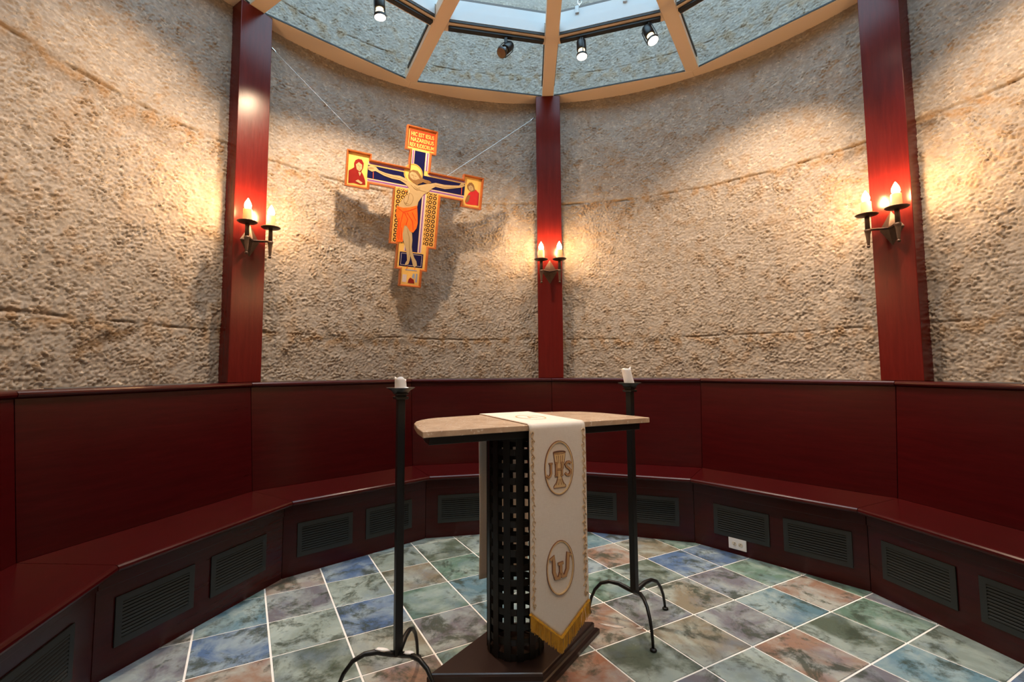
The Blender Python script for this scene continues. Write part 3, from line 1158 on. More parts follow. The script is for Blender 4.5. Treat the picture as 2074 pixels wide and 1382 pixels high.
# ------------------------------------------------------------------ painted cross
XN = Vector((0.44265, -0.87675, -0.18807))
XU = Vector((0.89033, 0.45468, -0.02412))
XV = Vector((0.10665, -0.15677, 0.98186))
cross = thing('painted_cross', 'tilted painted wooden cross with a crucified figure, hung on wires', 'cross')
mx = Matrix.Identity(4)
for i in range(3):
    mx[i][0], mx[i][1], mx[i][2] = XU[i], -XN[i], XV[i]
mx.translation = XC + XU * 0.008
cross.matrix_world = mx       # local x: right, y: into the wall, z: up


def sym(half):
    return half + [(-x, z) for x, z in reversed(half)]


OUT = sym([(.1235, .516), (.1235, .332), (.088, .332), (.088, .196), (.374, .196), (.374, .237), (.554, .237), (.554, -.028), (.374, -.028), (.374, .017),
           (.191, .017), (.191, -.406), (.130, -.406), (.130, -.597), (.091, -.597), (.091, -.731)])


def inset(poly, d):
    n = len(poly)
    res = []
    ar = sum(poly[i][0] * poly[(i + 1) % n][1] - poly[(i + 1) % n][0] * poly[i][1] for i in range(n))
    sg = 1 if ar > 0 else -1
    for i in range(n):
        a, b, c = Vector(poly[i - 1]), Vector(poly[i]), Vector(poly[(i + 1) % n])
        e1, e2 = (b - a).normalized(), (c - b).normalized()
        n1, n2 = Vector((-e1.y, e1.x)) * sg, Vector((-e2.y, e2.x)) * sg
        # both offset lines
        den = 1 + n1.dot(n2)
        res.append(tuple(b + (n1 + n2) * d / den) if den > 1e-4 else tuple(b + n1 * d))
    return res


def poly_solid(name, polys, y0, y1, mt, parent, label=None):
    b = bmesh.new()
    for pl in polys:
        vs0 = [b.verts.new((x, y0, z)) for x, z in pl]
        f0 = b.faces.new(vs0)
        r = bmesh.ops.extrude_face_region(b, geom=[f0])
        for e in r['geom']:
            if isinstance(e, bmesh.types.BMVert):
                e.co.y = y1
    bmesh.ops.recalc_face_normals(b, faces=b.faces)
    bmesh.ops.triangulate(b, faces=[f for f in b.faces if len(f.verts) > 4])
    me = bpy.data.meshes.new(name)
    b.to_mesh(me)
    b.free()
    return link(name, me, mt, parent, label=label)


IN1 = inset(OUT, .017)
poly_solid('board', [inset(OUT, .004)], .004, .030, FRAME_WOOD, cross)
# raised moulding round the edge: outline strip
n = len(OUT)
fv = [(x, -.012, z) for x, z in OUT] + [(x, -.012, z) for x, z in inset(OUT, .008)] + [(x, .0035, z) for x, z in IN1] + [(x, .028, z) for x, z in OUT]
ff = []
for i in range(n):
    j = (i + 1) % n
    ff += [(i, j, n + j, n + i), (n + i, n + j, 2 * n + j, 2 * n + i), (i, 3 * n + i, 3 * n + j, j)]
part('frame_moulding', (fv, ff), FRAME_WOOD, cross, label='orange-brown wooden frame moulding')


def rect(x0, x1, z0, z1):
    return [(x0, z0), (x1, z0), (x1, z1), (x0, z1)]


Y = .0040        # face of the board; painted layers stand a hair proud
LY = [Y - .0008 * i for i in range(1, 12)]
gold = poly_solid('gilded_ground', [inset(OUT, .0172)], LY[0], Y - .0001, GOLD, cross, 'gilded ground')
fld = poly_solid('blue_field', [rect(-.046, .041, -.45, .338), rect(-.395, -.0461, .060, .156), rect(.0411, .395, .066, .160)], LY[1], LY[0] - .0001, NAVY, cross, 'deep blue painted field')
poly_solid('foot_tablet', [rect(-.100, .093, -.570, -.458)], LY[1], LY[0] - .0001, NAVY, cross, 'blue tablet under the feet')
poly_solid('tablet_line', [rect(-.088, .082, -.470, -.4675), rect(-.088, .082, -.560, -.5575), rect(-.088, -.0855, -.557, -.4705), rect(.0795, .082, -.557, -.4705)], LY[2], LY[1] - .0001, PALE_LINE, cross)
poly_solid('patterned_apron', [rect(-.166, -.074, -.392, .026)], LY[1], LY[0] - .0001, SCROLLWORK, cross, 'gold scrollwork panel')
poly_solid('patterned_apron', [rect(.082, .166, -.383, .034)], LY[1], LY[0] - .0001, SCROLLWORK, cross, 'gold scrollwork panel')
poly_solid('title_panel', [rect(-.101, .113, .357, .493)], LY[1], LY[0] - .0001, TIT_RED, cross, 'red panel with golden lettering')
for nm, x0, x1 in (('border_stripe', -.066, -.049), ('border_stripe', .044, .073)):
    b_ = poly_solid(nm, [rect(x0, x1, .20, .338), rect(x0 if x0 > 0 else x0 - .004, x1, -.448, .05)], LY[1], LY[0] - .0001, PALE_LINE, cross)
    xm = (x0 + x1) / 2
    poly_solid('stripe_core', [rect(xm - .005, xm + .005, .20, .337), rect(xm - .005, xm + .005, -.447, .049)], LY[2], LY[1] - .0001, VIOLET_LINE, b_)
for x0, x1, za, zb in ((-.393, -.075, .163, .183), (.075, .393, .167, .187), (-.393, -.075, .036, .056), (.075, .393, .042, .062)):
    b_ = poly_solid('border_stripe', [rect(x0, x1, za, zb)], LY[1], LY[0] - .0001, PALE_LINE, cross)
    zm = (za + zb) / 2
    poly_solid('stripe_core', [rect(x0 + .002, x1 - .002, zm - .0055, zm + .0055)], LY[2], LY[1] - .0001, VIOLET_LINE, b_)
P_ = dict(
hair=[(-0.085, 0.136), (-0.08, 0.167), (-0.05, 0.188), (-0.012, 0.186), (0.012, 0.16), (0.028, 0.137), (0.05, 0.131), (0.085, 0.129), (0.108, 0.119), (0.077, 0.1), (0.038, 0.108), (0.018, 0.094), (-0.008, 0.079), (-0.041, 0.088), (-0.064, 0.104), (-0.081, 0.116)],
face=[(-0.076, 0.153), (-0.059, 0.171), (-0.027, 0.168), (-0.003, 0.146), (0.012, 0.124), (0.0, 0.106), (-0.021, 0.105), (-0.048, 0.112), (-0.068, 0.127)],
beard=[(-0.043, 0.111), (-0.022, 0.112), (0.001, 0.127), (0.019, 0.12), (0.014, 0.095), (-0.006, 0.078), (-0.028, 0.087)],
body=[(-0.395, 0.144), (-0.37, 0.157), (-0.335, 0.151), (-0.313, 0.131), (-0.262, 0.121), (-0.201, 0.118), (-0.149, 0.121), (-0.107, 0.111), (-0.071, 0.095), (0.003, 0.076), (0.066, 0.098), (0.109, 0.111), (0.141, 0.122), (0.22, 0.121), (0.288, 0.129), (0.345, 0.139), (0.365, 0.168), (0.383, 0.163), (0.393, 0.144), (0.369, 0.128), (0.29, 0.105), (0.223, 0.088), (0.144, 0.091), (0.113, 0.07), (0.088, 0.039), (0.052, 0.015), (0.033, -0.017), (0.014, -0.052), (0.007, -0.1), (-0.045, -0.119), (-0.102, -0.128), (-0.145, -0.122), (-0.132, -0.087), (-0.114, -0.053), (-0.09, -0.024), (-0.066, 0.001), (-0.065, 0.022), (-0.072, 0.046), (-0.103, 0.071), (-0.147, 0.088), (-0.209, 0.089), (-0.271, 0.099), (-0.317, 0.115), (-0.337, 0.121), (-0.362, 0.111), (-0.39, 0.12)],
loin=[(-0.153, -0.111), (-0.103, -0.117), (-0.046, -0.103), (0.006, -0.081), (0.015, -0.145), (0.023, -0.217), (0.016, -0.26), (-0.008, -0.297), (-0.03, -0.293), (-0.063, -0.251), (-0.082, -0.249), (-0.087, -0.275), (-0.092, -0.318), (-0.084, -0.379), (-0.139, -0.389), (-0.14, -0.314), (-0.136, -0.231), (-0.156, -0.173)],
legs=[(-0.085, -0.249), (-0.06, -0.251), (-0.031, -0.278), (-0.016, -0.302), (-0.008, -0.358), (-0.009, -0.411), (0.0, -0.452), (0.018, -0.492), (0.039, -0.521), (0.047, -0.552), (0.029, -0.57), (0.015, -0.561), (0.0, -0.515), (-0.014, -0.48), (-0.016, -0.517), (-0.024, -0.55), (-0.05, -0.563), (-0.051, -0.548), (-0.037, -0.52), (-0.045, -0.468), (-0.062, -0.418), (-0.082, -0.368), (-0.093, -0.328), (-0.089, -0.286)],
mary=[(-0.531, 0.087), (-0.507, 0.106), (-0.484, 0.126), (-0.463, 0.091), (-0.439, 0.096), (-0.422, 0.07), (-0.407, 0.034), (-0.403, 0.005), (-0.441, -0.002), (-0.486, 0.003), (-0.528, -0.003)],
veil=[(-0.497, 0.147), (-0.488, 0.171), (-0.467, 0.185), (-0.443, 0.184), (-0.426, 0.159), (-0.429, 0.122), (-0.446, 0.089), (-0.472, 0.087), (-0.493, 0.114)],
mface=[(-0.483, 0.14), (-0.463, 0.161), (-0.438, 0.147), (-0.436, 0.116), (-0.453, 0.095), (-0.474, 0.106)],
john=[(0.407, 0.024), (0.417, 0.061), (0.437, 0.097), (0.465, 0.118), (0.493, 0.134), (0.526, 0.108), (0.529, 0.008), (0.465, 0.002), (0.415, 0.004)],
jhair=[(0.412, 0.152), (0.429, 0.178), (0.452, 0.184), (0.472, 0.168), (0.488, 0.126), (0.468, 0.111), (0.442, 0.111), (0.419, 0.126)],
jface=[(0.426, 0.147), (0.446, 0.162), (0.467, 0.148), (0.474, 0.128), (0.454, 0.111), (0.433, 0.123)])
halo = [(-.044 + .076 * math.cos(2 * PI * i / 32), .158 + .077 * math.sin(2 * PI * i / 32)) for i in range(32)]
h_ = poly_solid('halo', [halo], LY[3], LY[0] - .0001, GOLD, cross, 'golden halo')
ring_pts = [(-.044 + .070 * math.cos(2 * PI * i / 32), .158 + .071 * math.sin(2 * PI * i / 32)) for i in range(32)]
part('halo_line', ribbon(ring_pts, .0035, LY[4], LY[3] - .0001, True), CLOTH_RED, h_)
fig = poly_solid('painted_figure', [P_['body']], LY[4] - .0002, LY[1] - .0001, SKIN, cross, 'pale painted body with outstretched arms')
poly_solid('painted_legs', [P_['legs']], LY[4], LY[1] - .0001, SKIN, fig)
poly_solid('painted_hair', [P_['hair']], LY[5], LY[4] - .0003, HAIR, fig)
poly_solid('painted_face', [P_['face']], LY[6], LY[5] - .0001, SKIN, fig)
poly_solid('painted_beard', [P_['beard']], LY[7], LY[6] - .0001, HAIR, fig)
lc = poly_solid('loincloth', [P_['loin']], LY[6], LY[4] - .0003, CLOTH_RED, fig, 'orange-red loincloth')


def strokes(name, lines, w, y0, y1, mt, parent, label=None, closed=False):
    return part(name, join([ribbon(l, w, y0, y1, closed) for l in lines]), mt, parent, label=label)


strokes('cloth_fold', [[(-.145, -.125), (-.10, -.15), (-.05, -.13), (.005, -.10)], [(-.10, -.15), (-.115, -.24), (-.118, -.37)], [(-.09, -.15), (-.06, -.20), (-.07, -.245)],
                       [(-.07, -.15), (-.02, -.21), (-.01, -.28)], [(-.03, -.14), (.005, -.20)], [(-.13, -.2), (-.128, -.36)], [(-.104, -.27), (-.1, -.37)]], .006, LY[7], LY[6] - .0001, CLOTH_RED_DARK, fig)
el = [(-.066 + .036 * math.cos(t), -.045 + .048 * math.sin(t) + .25 * .036 * math.cos(t)) for t in np.linspace(0, 2 * PI, 20, endpoint=False)]
strokes('body_line', [el], .0028, LY[5], LY[4] - .0003, SKIN_LINE, fig, closed=True)
strokes('body_line', [[(-.066, .0), (-.07, -.05), (-.085, -.09)], [(-.06, .07), (-.02, .045), (.03, .04), (.075, .035)], [(-.03, .065), (-.005, .05), (.02, .062)], [(-.035, .05), (-.005, .035), (.02, .05)],
                      [(-.30, .118), (-.22, .103), (-.15, .10), (-.09, .085)], [(.13, .105), (.22, .10), (.32, .118)], [(-.10, -.075), (-.06, -.082)], [(-.06, -.27), (-.035, -.34), (-.028, -.42), (-.018, -.478)],
                      [(-.39, .130), (-.35, .134)], [(-.385, .138), (-.35, .141)], [(.352, .142), (.388, .152)]], .0030, LY[5] , LY[4] - .0003, SKIN_LINE, fig)
strokes('face_line', [[(-.062, .145), (-.048, .149)], [(-.034, .142), (-.018, .143)], [(-.048, .150), (-.042, .128), (-.036, .127)], [(-.04, .118), (-.022, .119)]], .0028, LY[7], LY[6] - .0001, HAIR, fig)
strokes('blood_line', [[(-.352, .11), (-.35, .062)], [(.368, .126), (.370, .07)], [(-.085, .018), (-.1, .01)], [(-.03, -.567), (-.04, -.59)], [(.03, -.572), (.03, -.592)]], .003, LY[5], LY[2] - .0001, CLOTH_RED, fig)
m1 = poly_solid('mourning_figure', [P_['mary']], LY[2], LY[0] - .0001, MAROON, cross, 'painted mourner in a maroon robe on the left arm end')
poly_solid('veil', [P_['veil']], LY[3], LY[2] - .0001, MAROON, m1)
poly_solid('face', [P_['mface']], LY[4], LY[3] - .0001, SKIN, m1)
poly_solid('hand', [[(-.478, .02), (-.435, .004), (-.425, .016), (-.46, .034)], [(-.462, .09), (-.449, .06), (-.44, .09)]], LY[4], LY[2] - .0001, SKIN, m1)
strokes('face_line', [[(-.470, .138), (-.460, .137)], [(-.452, .135), (-.443, .135)], [(-.458, .136), (-.455, .120)], [(-.462, .110), (-.450, .110)]], .0026, LY[5], LY[4] - .0001, HAIR, m1)
m2 = poly_solid('mourning_figure', [P_['john']], LY[2], LY[0] - .0001, ROSE, cross, 'painted mourner in a crimson robe on the right arm end')
poly_solid('sleeve', [[(.409, .03), (.425, .075), (.45, .08), (.44, .03), (.42, .008)]], LY[3], LY[2] - .0001, HAIR, m2)
poly_solid('hair', [P_['jhair']], LY[3], LY[2] - .0001, HAIR, m2)
poly_solid('face', [P_['jface']], LY[4], LY[3] - .0001, SKIN, m2)
strokes('face_line', [[(.438, .144), (.446, .144)], [(.452, .143), (.460, .142)], [(.448, .143), (.449, .130)], [(.444, .122), (.455, .122)]], .0026, LY[5], LY[4] - .0001, HAIR, m2)
ft = poly_solid('foot_scene', [rect(-.067, .064, -.704, -.602)], LY[1], LY[0] - .0001, GOLD, cross, 'small gilded scene with tiny figures at the foot')
poly_solid('scene_house', [rect(-.064, -.03, -.695, -.635)], LY[2], LY[1] - .0001, PALE_LINE, ft)
poly_solid('scene_robe', [[(-.018, -.7), (.038, -.7), (.03, -.67), (0, -.655), (-.012, -.672)]], LY[3], LY[1] - .0001, MAROON, ft)
poly_solid('scene_robe', [[(.012, -.652), (.02, -.622), (.034, -.622), (.036, -.665)], [(.042, -.69), (.045, -.618), (.058, -.622), (.058, -.69)]], LY[2], LY[1] - .0001, SCENE_BLUE, ft)
poly_solid('scene_dado', [rect(-.045, .05, -.600, -.592)], LY[2], LY[1] - .0001, SCENE_BLUE, ft)


def text_mesh(body, size, name):
    cu = bpy.data.curves.new(name, 'FONT')
    cu.body = body
    cu.size = size
    cu.align_x = 'CENTER'
    cu.extrude = .0006
    cu.offset = .0006
    ob = bpy.data.objects.new(name, cu)
    COL.objects.link(ob)
    dg = bpy.context.evaluated_depsgraph_get()
    me = bpy.data.meshes.new_from_object(ob.evaluated_get(dg))
    bpy.data.objects.remove(ob)
    return me


for i, (s, wd) in enumerate((('HIC EST IESUS', .185), ('NAZARENUS', .185), ('REX IUDEORUM', .195))):
    me = text_mesh(s, .042, 'lettering')
    xs = [v.co.x for v in me.vertices]
    sx = wd / (max(xs) - min(xs))
    for v in me.vertices:
        v.co.x *= sx
    me.name = 'lettering'
    o = link('lettering', me, GOLD, cross, label='golden Latin lettering')
    o.location = (.006, LY[2], .447 - i * .0415)
    o.rotation_euler = (PI / 2, 0, 0)

# wires ------------------------------------------------------------------------
def cross_pt(x, y, z):
    return mx @ Vector((x, y, z))


def wire(name, a, b, lab):
    a, b = Vector(a), Vector(b)
    t = thing(name, lab, 'wire', a, 0, 'wires holding the cross')
    d = b - a
    u = d.normalized()
    part('cable', tube([u * .05, d], .0009, 6), STEEL_WIRE, t)
    part('turnbuckle', tube([u * .02, u * .028, u * .055, u * .063], [.002, .006, .006, .002], 8), STEEL_WIRE, t)
    ept = [Vector((.009 * math.cos(q), 0, .009 * math.sin(q))) for q in np.linspace(0, 2 * PI, 13)]
    part('eye_hook', tube([p + u * .012 for p in ept], .002, 6), STEEL_WIRE, t)
    return t


cl = pol(th_of(-2), RC + .05, 2.0)
tl = Vector((math.cos(th_of(-2)), -math.sin(th_of(-2)), 0))
c0 = pol(th_of(0), RC + .05, 2.0)
t0 = Vector((math.cos(th_of(0)), -math.sin(th_of(0)), 0))
pa = cl + tl * .112
pa.z = 3.46
pb = c0 - t0 * .112
pb.z = 3.46
wire('hanging_wire', pa, cross_pt(-.26, .0335, .185), 'thin steel wire from the left column down to the cross')
wire('hanging_wire', pb, cross_pt(.22, .0335, .185), 'thin steel wire from the middle column down to the cross')

# ------------------------------------------------------------------ altar
AA = math.atan2(.446, .895)
APX, APY = -.25, .25
altar = thing('altar_table', 'stone-topped altar on a black woven-lattice pedestal in the room centre', 'altar', (APX, APY, 0), AA)
AX, AY = .4635, .224                       # pedestal in chord coordinates
half = [(0, 0), (.012, .11), (.04, .255), (.066, .32), (.10, .368), (.14, .40), (.188, .421), (.30, .440), (.42, .452), (.502, .456)]
top_out = [(x - AX, y - AY) for x, y in half] + [(1.004 - x - AX, y - AY) for x, y in reversed(half[:-1])]
top_out = top_out[::-1]
ZTOP = .978
st = part('stone_top', prism(top_out, ZTOP - .022, ZTOP), STONE, altar, bev=.003, label='cream limestone slab')
part('top_frame', prism(inset(top_out, .028), ZTOP - .052, ZTOP - .0222), BLACK_METAL, altar, bev=.002)
RP = .116
NSTR, NRING = 14, 16
sm_ = None
Z_B, Z_T = .062, ZTOP - .053
strip_me = mesh('vertical_strip', *box(-.0135, .0135, RP - .003, RP, Z_B, Z_T))
fix(strip_me)
for i in range(NSTR):
    o = link('vertical_strip', strip_me, BLACK_METAL, altar)
    o.rotation_euler = (0, 0, 2 * PI * (i + .32) / NSTR)


def ring_vf(r0, r1, z0, z1, n=40):
    v, f = [], []
    for r, zz in ((r0, z0), (r1, z0), (r1, z1), (r0, z1)):
        for i in range(n):
            a = 2 * PI * i / n
            v.append((r * math.cos(a), r * math.sin(a), zz))
    for j in range(4):
        for i in range(n):
            f.append((j * n + i, j * n + (i + 1) % n, ((j + 1) % 4) * n + (i + 1) % n, ((j + 1) % 4) * n + i))
    return v, f


band_me = mesh('horizontal_band', *ring_vf(RP - .0062, RP - .0032, -.0125, .0125))
fix(band_me)
for i in range(NRING):
    z = Z_B + .0135 + i * (Z_T - Z_B - .027) / (NRING - 1)
    o = link('horizontal_band', band_me, BLACK_METAL, altar)
    o.location = (0, 0, z)
# rhombus plinth with a moulded edge
FLp, FRp, Rp_ = Vector((-.574, .065)), Vector((-.152, .074)), Vector((.098, .438))
BLp = FLp + (Rp_ - FRp)
rot = Matrix.Rotation(-AA, 2)
rh = [tuple(rot @ (p - Vector((APX, APY)))) for p in (FLp, FRp, Rp_, BLp)]
lay = [(-.018, 0.0), (-.018, .018), (-.010, .028), (-.004, .032), (-.004, .05), (0, .057), (.004, .060)]
pv, pf = [], []
for d, z in lay:
    pv += [(x, y, z) for x, y in inset(rh, d)]
for j in range(len(lay) - 1):
    for i in range(4):
        pf.append((j * 4 + i, j * 4 + (i + 1) % 4, (j + 1) * 4 + (i + 1) % 4, (j + 1) * 4 + i))
pf += [(3, 2, 1, 0), tuple(len(pv) - 4 + i for i in range(4))]
PLINTH = plain('dark_brown_plinth', (0.030, 0.017, 0.015), 0.28, 0, 0.5, 0.15)
part('plinth', (pv, pf), PLINTH, altar, label='dark brown rhombus plinth with moulded edge')

# altar runner --------------------------------------------------------------------
run = thing('altar_runner', 'cream altar runner with gold embroidery and fringe hanging over the altar front', 'cloth', (APX, APY, 0), AA)
X0, X1 = .407 - AX, .658 - AX
XM, HWR = (X0 + X1) / 2, (X1 - X0) / 2
YF, YBk = -AY - .0035, .456 - AY + .006
zt = ZTOP + .0035
path = []
for z in np.linspace(.238, zt - .012, 24):
    path.append((YBk + .004 + .004 * math.sin(z * 9), z, 0))
for q in np.linspace(0, PI / 2, 6)[1:]:
    path.append((YBk + .004 - .012 * (1 - math.cos(q)), zt - .012 + .012 * math.sin(q), 0))
for y in np.linspace(YBk - .012, YF + .014, 14)[1:]:
    path.append((y, zt, 0))
for q in np.linspace(0, PI / 2, 7)[1:]:
    path.append((YF + .014 - .020 * math.sin(q), zt - .020 * (1 - math.cos(q)), 0))
zf0 = path[-1][1]
yfl = path[-1][0]
NU, NF = 17, 40
v, f = [], []
for (y, z, _) in path:
    for i in range(NU):
        s = i / (NU - 1) * 2 - 1
        v.append((XM + s * HWR, y, z))
for j in range(1, NF + 1):
    t = j / NF
    for i in range(NU):
        s = i / (NU - 1) * 2 - 1
        zb = .300 - .112 * (1 - abs(s))
        z = zf0 + (zb - zf0) * t
        y = yfl - .002 * math.sin(t * 5 + s) - .003 * t
        v.append((XM + s * HWR + .004 * t * s, y, z))
nr = len(v) // NU
for j in range(nr - 1):
    for i in range(NU - 1):
        f.append((j * NU + i, j * NU + i + 1, (j + 1) * NU + i + 1, (j + 1) * NU + i))
cme = mesh('cloth', v, f, True)
fix(cme)
co = link('cloth', cme, CLOTH, run)
sd = co.modifiers.new('thickness', 'SOLIDIFY')
sd.thickness = .003
sd.offset = 0.0
YE = yfl - .0085                                   # face of the embroidery
YE1 = yfl - .0015


def ell(cx, cz, rx, rz, n=36, lean=0.0):
    return [(cx + rx * math.cos(2 * PI * i / n) + lean * rz * math.sin(2 * PI * i / n), cz + rz * math.sin(2 * PI * i / n)) for i in range(n)]


EX = XM
for cz, rx, rz, nm in ((.812, .061, .098, 'upper'), (.443, .057, .096, 'lower')):
    strokes('embroidered_oval', [ell(EX, cz, rx, rz)], .0042, YE + .001, YE1, PALE_GOLD_THREAD, run, closed=True)
    strokes('oval_outline', [ell(EX, cz, rx + .0033, rz + .0033)], .0014, YE + .0005, YE1, BROWN_THREAD, run, closed=True)
# chalice
CX = EX + .002
ch_p = [(CX - .027, .870), (CX + .027, .870), (CX + .021, .832), (CX + .017, .812), (CX + .010, .795), (CX + .009, .775), (CX + .016, .757), (CX + .027, .744), (CX + .027, .738),
        (CX - .027, .738), (CX - .027, .744), (CX - .016, .757), (CX - .009, .775), (CX - .010, .795), (CX - .017, .812), (CX - .021, .832)]
chal = poly_solid('embroidered_chalice', [ch_p], YE + .002, YE1, PALE_GOLD_THREAD, run, 'gold embroidered chalice')
strokes('chalice_outline', [ch_p], .0018, YE + .0012, YE1, BROWN_THREAD, chal, closed=True)
strokes('chalice_rim', [ell(CX, .870, .027, .0055, 20)], .0018, YE + .001, YE1, BROWN_THREAD, chal, closed=True)
strokes('chalice_ribs', [[(CX + dx, .858), (CX + dx * .8, .83)] for dx in (-.014, -.005, .005, .014)] + [[(CX + dx * .5, .77), (CX + dx, .748)] for dx in (-.016, -.006, .006, .016)], .0012, YE + .001, YE1, BROWN_THREAD, chal)


def letter(lines, wds, name):
    o = part(name, join([ribbon(l, w + .0035, YE + .0008, YE1) for l, w in zip(lines, wds)]), BROWN_THREAD, run, label='brown-edged gold letter')
    part('letter_fill', join([ribbon(l, w, YE - .0004, YE1 + .001) for l, w in zip(lines, wds)]), LETTER_THREAD, o)
    return o


jz, jt = .783, .830
lx = EX - .041
letter([[(lx + .004, jt), (lx + .004, jz + .010), (lx, jz + .001), (lx - .009, jz - .003), (lx - .016, jz + .004)], [(lx - .005, jt), (lx + .012, jt)]], [.0065, .003], 'letter_j')
hx = EX - .001
letter([[(hx - .0125, jt), (hx - .0125, jz)], [(hx + .0125, jt), (hx + .0125, jz)], [(hx - .0125, (jt + jz) / 2), (hx + .0125, (jt + jz) / 2)],
        [(hx - .019, jt), (hx - .006, jt)], [(hx + .006, jt), (hx + .019, jt)], [(hx - .019, jz), (hx - .006, jz)], [(hx + .006, jz), (hx + .019, jz)]], [.006, .006, .0035, .003, .003, .003, .003], 'letter_h')
sx_ = EX + .040
spt = [(sx_ + .0125, jt - .006), (sx_ + .005, jt + .001), (sx_ - .005, jt), (sx_ - .011, jt - .008), (sx_ - .007, jt - .017), (sx_ + .003, jt - .024), (sx_ + .011, jt - .032), (sx_ + .011, jz + .006), (sx_ + .003, jz - .002), (sx_ - .006, jz - .001), (sx_ - .0135, jz + .007)]
letter([spt], [.0065], 'letter_s')
# omega
ox, oz = EX + .001, .443
om_l = [(ox - .030, oz + .022), (ox - .022, oz + .030), (ox - .020, oz + .012), (ox - .020, oz - .008), (ox - .014, oz - .024), (ox - .005, oz - .024), (ox, oz - .012)]
om_r = [(ox + .030, oz + .026), (ox + .022, oz + .033), (ox + .021, oz + .014), (ox + .020, oz - .006), (ox + .013, oz - .021), (ox + .005, oz - .022), (ox, oz - .012)]
om = lambda pts: [(ox + (x - ox) * 1.5, oz + (z - oz) * 1.5) for x, z in pts]
letter([om(om_l), om(om_r), om([(ox, oz - .012), (ox, oz + .008)]), om([(ox - .008, oz + .009), (ox + .008, oz + .011)])], [.0115, .0115, .010, .008], 'letter_omega')
# alpha oval on the top of the table (lies flat)
flat = []
ay0 = -.02
ov = ell(EX, ay0, .055, .085)
part('embroidered_oval', ([(a, c, zt + .0024 + (b_ * .0)) if True else 0 for a, b_, c in [(p[0], p[1], p[2]) for p in ribbon(ov, .0045, 0, 1, True)[0]]][:2 * len(ov)],
                          [q for q in ribbon(ov, .0045, 0, 1, True)[1] if max(q) < 2 * len(ov)]), GOLD_THREAD, run)
al = [[(EX - .018, ay0 - .028), (EX, ay0 + .03)], [(EX, ay0 + .03), (EX + .018, ay0 - .028)], [(EX - .012, ay0 - .005), (EX + .012, ay0 - .005)]]
av, af = join([(lambda r: (r[0][:2 * len(l)], [q for q in r[1] if max(q) < 2 * len(l)]))(ribbon(l, .005, 0, 1)) for l in al])
part('letter_alpha', ([(a, c, zt + .0024) for a, b_, c in av], af), GOLD_THREAD, run)
# scroll borders down both edges
lines = []
for sg in (-1, 1):
    cxb = XM + sg * (HWR - .011)
    nz_ = 22
    for i in range(nz_):
        zc = .945 - i * (.945 - .325) / (nz_ - 1)
        s2 = 1 if i % 2 else -1
        pts = []
        for q in range(9):
            a = q / 8 * 1.6 * PI
            r = .0085 * (1 - .65 * q / 8)
            pts.append((cxb + s2 * (.001 + r * math.cos(a)) * 1.0, zc + r * 1.3 * math.sin(a)))
        lines.append(pts)
    lines.append([(cxb + .005 * math.sin(z * 220), z) for z in np.linspace(.955, .315, 90)])
    sb = strokes('embroidered_border', lines, .0022, YE + .0015, YE1, SCROLL_THREAD, run, 'pale gold scroll border')
    lines = []
# fringe
fv, ff2 = [], []
rf = random.Random(5)
for i in range(120):
    s = -1 + 2 * (i + .5) / 120
    zb = .300 - .112 * (1 - abs(s))
    x = XM + s * (HWR + .004)
    for q in range(2):
        xx = x + rf.uniform(-.001, .001)
        yy = yfl - .006 + rf.uniform(-.0045, .0035)
        ln = .054 + rf.uniform(-.006, .004)
        dx = rf.uniform(-.003, .003)
        a = tube([(xx, yy, zb + .006), (xx + dx * .5, yy - .001, zb - ln * .5), (xx + dx, yy, zb - ln)], .0011, 4)
        fv.append(a)
fr_o = part('fringe', join(fv), FRINGE_GOLD, run, label='gold thread fringe')
fr_o['kind'] = 'stuff'
part('fringe_braid', join([tube([(XM + s * (HWR + .005), yfl - .0045, .300), (XM, yfl - .0055, .188)], .0062, 8, 0.7) for s in (-1, 1)]), FRINGE_GOLD, run, label='gold braid along the pointed hem')

# ------------------------------------------------------------------ candle stands and candles
def taper(s0, z0, s1, z1):
    return ([(-s0, -s0, z0), (s0, -s0, z0), (s0, s0, z0), (-s0, s0, z0), (-s1, -s1, z1), (s1, -s1, z1), (s1, s1, z1), (-s1, s1, z1)], box(0, 1, 0, 1, 0, 1)[1])


def stand(pos, angs, yaw_, lab, lean=(0, 0)):
    t = thing('candle_stand', lab, 'candle stand', (*pos, 0), 0, 'black iron candle stands')
    hw = .0145
    pr = part('post', taper(hw, .142, hw, 1.075), BLACK_METAL, t, bev=.002)
    pr.rotation_euler = (0, 0, yaw_)
    cp = part('capital', join([taper(.0235, 1.0752, .0255, 1.085), taper(.018, 1.0851, .018, 1.092), taper(.0225, 1.0921, .024, 1.098)]), BLACK_METAL, t, bev=.0015)
    cp.rotation_euler = (0, 0, yaw_)
    part('drip_dish', lathe([(.022, 1.0982), (.03, 1.100), (.036, 1.108), (.053, 1.1175), (.0545, 1.1195), (.051, 1.1195), (.034, 1.113), (.02, 1.112)], 28), BLACK_METAL, t, smooth=True)
    for a in angs:
        a = math.radians(a)
        ca, sa = math.cos(a), math.sin(a)
        prof = [(.0, .142), (.03, .150), (.075, .165), (.12, .166), (.16, .150), (.19, .115), (.208, .075), (.217, .035), (.220, .010)]
        lg = part('leg', tube([(ca * r, sa * r, z) for r, z in prof], [.011, .0115, .0105, .009, .008, .0075, .007, .0065, .006], 8), BLACK_METAL, t, smooth=True)
        part('foot', lathe([(.013, 0.0005), (.015, .004), (.013, .009), (.007, .012)], 14, (ca * .222, sa * .222, 0)), BLACK_METAL, lg, smooth=True)
    return t


stand((.315, .541), (154.6, -85.7, 35), math.radians(40), 'black iron candle stand right of the altar, partly behind the stone top')
stand((-.686, .045), (81.4, 201.4, -38.6), math.radians(28), 'black iron candle stand in the left foreground, with wax on its legs')


